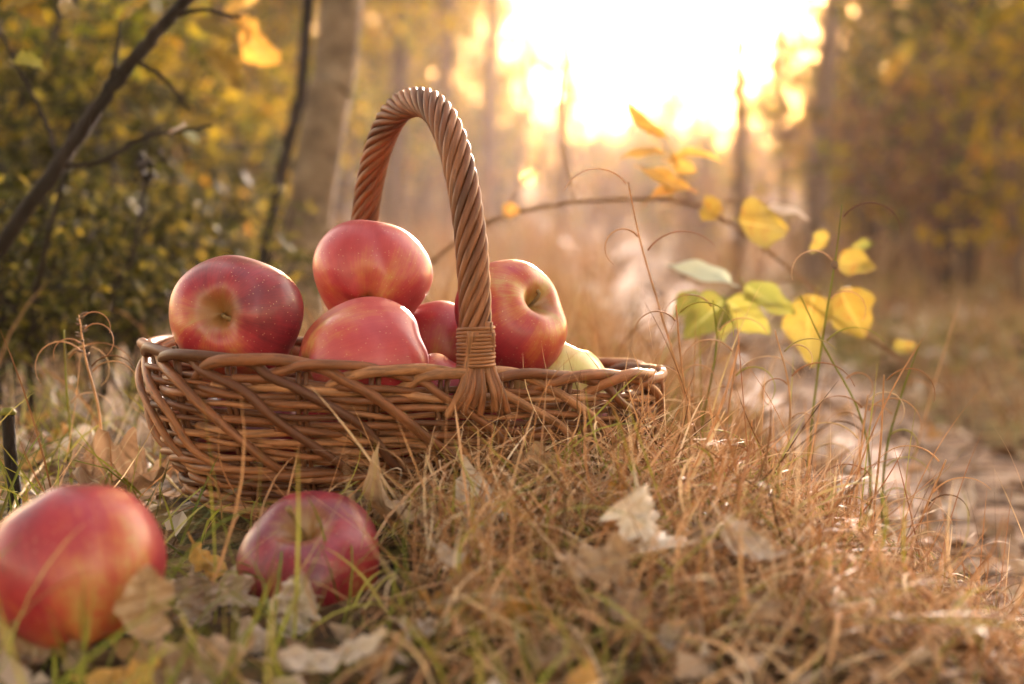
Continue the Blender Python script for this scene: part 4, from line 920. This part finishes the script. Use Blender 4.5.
for q_ in range(46):
    d = rg.uniform(34, 62); px = rg.uniform(330, 860); k_ = int(rg.choice([4, 4, 2, 0]))
    p = P(px, 300, d); put_pair('shrub', 'stems', 'foliage', SH[k_], (p.x, p.y, float(gz(p.x, p.y))), rg.uniform(0, 6.28), rg.uniform(2.0, 3.0), SHN[k_] + ' forming the hazy end of the clearing', 'shrub', SHN[k_] + 's at the end of the clearing')
# the pale trunk just behind the basket
def hero_tree(pl_, d, r0, r1, bark, fol, lab, seed, crown=True, hgt=6):
    rg = np.random.default_rng(seed); pts = [np.array(P(px, py, d)) for px, py in pl_]; g = pts[0].copy(); 
    dirn = (pts[-1] - pts[-2]); dirn /= np.linalg.norm(dirn)
    base = pts[0] - (pts[1] - pts[0]) / np.linalg.norm(pts[1] - pts[0]) * max(0, (pts[0][2] - float(gz(pts[0][0], pts[0][1]))) + .05)
    top = [pts[-1] + (dirn * .55 + np.array([0, 0, .45])) * k_ for k_ in (1, 2.5, 4, hgt)]
    c = spline([base] + pts + top, 70); o = c[0].copy(); root = empty('tree', tuple(o), lab, 'tree'); c = c - o
    f = np.linspace(0, 1, 70); rad = r0 + (r1 - r0) * f; rad[:3] *= [1.4, 1.2, 1.08]
    mt = MB(); mt.tube(c + rg.normal(0, r0 * .02, (70, 3)), rad * (1 + rg.normal(0, .02, 70)), 18); pts2 = []
    ml = MB()
    for k_ in range(16 if crown else 0):
        i_ = int(44 + k_ * 1.55); p = c[i_]; a = k_ * 2.4; ln_ = rg.uniform(.7, 1.6); e = p + np.array([math.cos(a) * ln_, math.sin(a) * ln_, ln_ * .5]); l_ = spline([p, (p + e) / 2 + rg.normal(0, .08, 3), e], 10)
        mt.tube(l_, np.linspace(rad[i_] * .4, .004, 10), 6, cap=False)
        for t_ in range(6):
            b = l_[int(rg.uniform(3, 9.9))]; tip = b + rg.normal(0, .4, 3); mt.tube(np.linspace(b, tip, 4), np.linspace(.005, .002, 4), 4, cap=False); fr = rg.random(28)[:, None]; pts2.append(b + (tip - b) * fr + rg.normal(0, .1, (28, 3)))
    mt.build('trunk', bark, root)
    if crown: shrub_leaf_set(ml, np.concatenate(pts2), .06, rg, .65); ml.build('crown', fol, root, False)
hero_tree([(298, 330), (302, 270), (313, 190), (327, 100), (340, 10)], 2.35, .042, .030, BARK_GREY, FOL_YELLOW, 'pale grey barked tree trunk leaning right just behind the basket', 1)
hero_tree([(252, 320), (264, 255), (280, 180), (296, 110), (306, 30)], 2.2, .011, .008, BARK_DARK, FOL_OLIVE, 'thin dark crooked trunk close beside the pale trunk behind the basket', 2)
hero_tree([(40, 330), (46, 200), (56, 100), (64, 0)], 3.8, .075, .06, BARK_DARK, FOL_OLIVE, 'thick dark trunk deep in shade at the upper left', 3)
# trunks standing in the light
hero_tree([(740, 300), (740, 200), (740, 100), (739, 0)], 9.0, .045, .035, BARK_BROWN, FOL_YELLOW, 'thin straight trunk crossing the bright sky right of the sun glow', 4, True, 9)
hero_tree([(812, 310), (816, 200), (824, 100), (834, 0)], 7.0, .055, .04, BARK_BROWN, FOL_YELLOW, 'reddish brown trunk right of the sun glow leaning slightly right', 5, True, 9)
hero_tree([(560, 300), (562, 200), (566, 100), (572, 0)], 11.0, .04, .03, BARK_BROWN, FOL_OLIVE, 'thin trunk standing against the left part of the bright sky', 6, True, 9)
for kind, px, d, s, where in [
    ('slender olive leaved tree', 400, 9, 1.0, 'between pale trunk and handle'), ('slender yellow leaved tree', 455, 13, 1.1, 'behind the basket handle'), ('tall bare stemmed tree', 490, 16, 1.1, 'right of the basket handle'),
    ('slender olive leaved tree', 240, 6.5, .95, 'in the left wood'), ('slender yellow leaved tree', 200, 5.2, .8, 'in the left wood'), ('tall bare stemmed tree', 140, 7.5, 1.0, 'in the left wood'), ('slender yellow leaved tree', 100, 5.8, .9, 'in the left wood'), ('dark evergreen tree', -60, 9, 1, 'in the left wood'), ('bushy young yellow tree', 170, 6.2, .7, 'in the left wood'), ('bushy young olive tree', 60, 7.2, .8, 'in the left wood'), ('bushy young olive tree', 255, 9, .9, 'in the left wood'), ('bushy young yellow tree', 350, 12, .9, 'in the left wood'),
    ('bushy young olive tree', 890, 8.5, .85, 'in the right wood'), ('bushy young yellow tree', 860, 11, 1.0, 'in the right wood'), ('slender yellow leaved tree', 905, 9.5, 1.0, 'in the right wood'), ('slender olive leaved tree', 955, 8, 1.0, 'in the right wood'), ('bushy young olive tree', 985, 10, 1.0, 'in the right wood'), ('bushy young yellow tree', 935, 12, 1.0, 'in the right wood'), ('slender olive leaved tree', 1060, 7, .95, 'in the right wood'), ('slender olive leaved tree', 870, 15, 1.1, 'in the right wood')]:
    plant(kind, px, d, s, where)
kl = list(TR)
for q_ in range(26):
    side = 0 if q_ % 3 else 1; d = rg.uniform(12, 40)
    px = rg.uniform(-220, 420) if side == 0 else rg.uniform(850, 1260)
    kind = kl[int(rg.choice([0, 1, 2, 3, 5], p=[.26, .22, .16, .20, .16]))]
    plant(kind, px, d, rg.uniform(.8, 1.2), 'in the blurred left wood' if side == 0 else 'in the blurred right wood')
for px, d, k_, s_ in [(20, 8, 2, 1.), (110, 9, 3, 1.), (180, 8.5, 2, .9), (230, 10, 0, .9), (280, 11, 3, .95), (150, 12, 1, 1.), (330, 13, 2, 1.), (60, 12, 1, 1.1), (260, 14, 2, 1.2), (395, 14, 0, .95), (420, 16, 2, 1.), (345, 17, 1, 1.), (205, 17, 1, 1.2), (300, 19, 2, 1.3), (460, 20, 3, 1.)]:
    plant(kl[k_], px, d, s_, 'in the left wood')
for px, d, k_, s_ in [(960, 8.5, 2, .6), (1020, 9.5, 3, .7), (930, 11.5, 2, .75), (850, 13, 2, .8), (975, 15, 2, 1.), (885, 18, 6, .9)]:
    plant(kl[k_], px, d, s_, 'in the right wood')
for px, d, k_, s_ in [(380, 15, 3, .9), (425, 19, 2, .95), (470, 23, 6, .95), (505, 27, 3, .9), (365, 24, 0, 1.), (445, 30, 1, 1.0), (400, 34, 1, 1.2), (500, 38, 5, .95),
                      (432, 15, 5, .8), (520, 17, 5, .8), (602, 21, 5, .75), (668, 24, 5, .8), (706, 18, 5, .7), (782, 16, 5, .8), (925, 9, 5, .65), (420, 22, 3, 1.0), (450, 26, 2, 1.1), (480, 31, 3, 1.1), (515, 34, 2, 1.0), (395, 27, 1, 1.1), (545, 36, 6, .9), (590, 38, 2, .62), (670, 40, 6, .7), (740, 38, 3, .75), (815, 36, 2, .9), (850, 32, 3, 1.), (535, 26, 6, .62), (575, 30, 6, .66), (610, 34, 2, .52), (650, 27, 6, .52), (690, 36, 6, .68), (725, 29, 6, .55), (765, 33, 2, .6), (800, 25, 6, .7), (840, 22, 3, .8), (875, 28, 0, .9), (560, 40, 2, .75), (630, 44, 6, .9), (705, 46, 2, .7), (780, 42, 3, .85)]:
    plant(kl[k_], px, d, s_, 'behind the clearing')
for q_ in range(44):
    d = rg.uniform(50, 105); px = rg.uniform(380, 900)
    kind = kl[int(rg.choice([2, 3, 6]))]; plant(kind, px, d, rg.uniform(.7, 1.0) * (1 + max(0, abs(px - 650) - 130) / 160 * .5) * .72, 'far off in the bright haze')
for q_ in range(22):
    d = rg.uniform(50, 100); px = rg.uniform(-200, 430); plant(kl[int(rg.choice([0, 1, 3]))], px, d, rg.uniform(1., 1.3), 'at the hazy end of the wood')

for q_, (x, y, k_) in enumerate([(-3.2, -1.5, 0), (-4.6, 1.5, 1), (-2.4, -4.2, 2), (-6.2, -1.0, 4), (.6, -6.4, 1), (3.6, -5.2, 3), (-5.0, -5.4, 1), (-4.2, 3.4, 0), (6.4, -3.4, 0), (-.8, -8.6, 2)]):  # unseen trees added to block low sky and make the light more directional
    put_pair('tree', 'trunk', 'crown', TR[kl[k_]], (x, y, float(gz(x, y)) - .02), q_ * 1.3, 1.0, kl[k_] + ' added out of view to block sky light', 'tree', kl[k_] + 's added out of view')
for q_ in [0, 1, 2, 3, 4, 5, 6, 7, 8, 11, 12, 13, 14, 15, 16, 17]:  # closer ring of added unseen trees, cutting sky fill from sides and back
    a = R(95 + q_ * 190 / 17); d = 3.4 + 1.3 * ((q_ * 7) % 5) / 4; x, y = d * math.sin(-a), d * math.cos(a); k_ = (4, 2, 4, 3, 2)[q_ % 5]
    put_pair('tree', 'trunk', 'crown', TR[kl[k_]], (x, y, float(gz(x, y)) - .02), q_ * 1.7, .8, kl[k_] + ' added out of view to block sky light', 'tree', kl[k_] + 's added out of view')
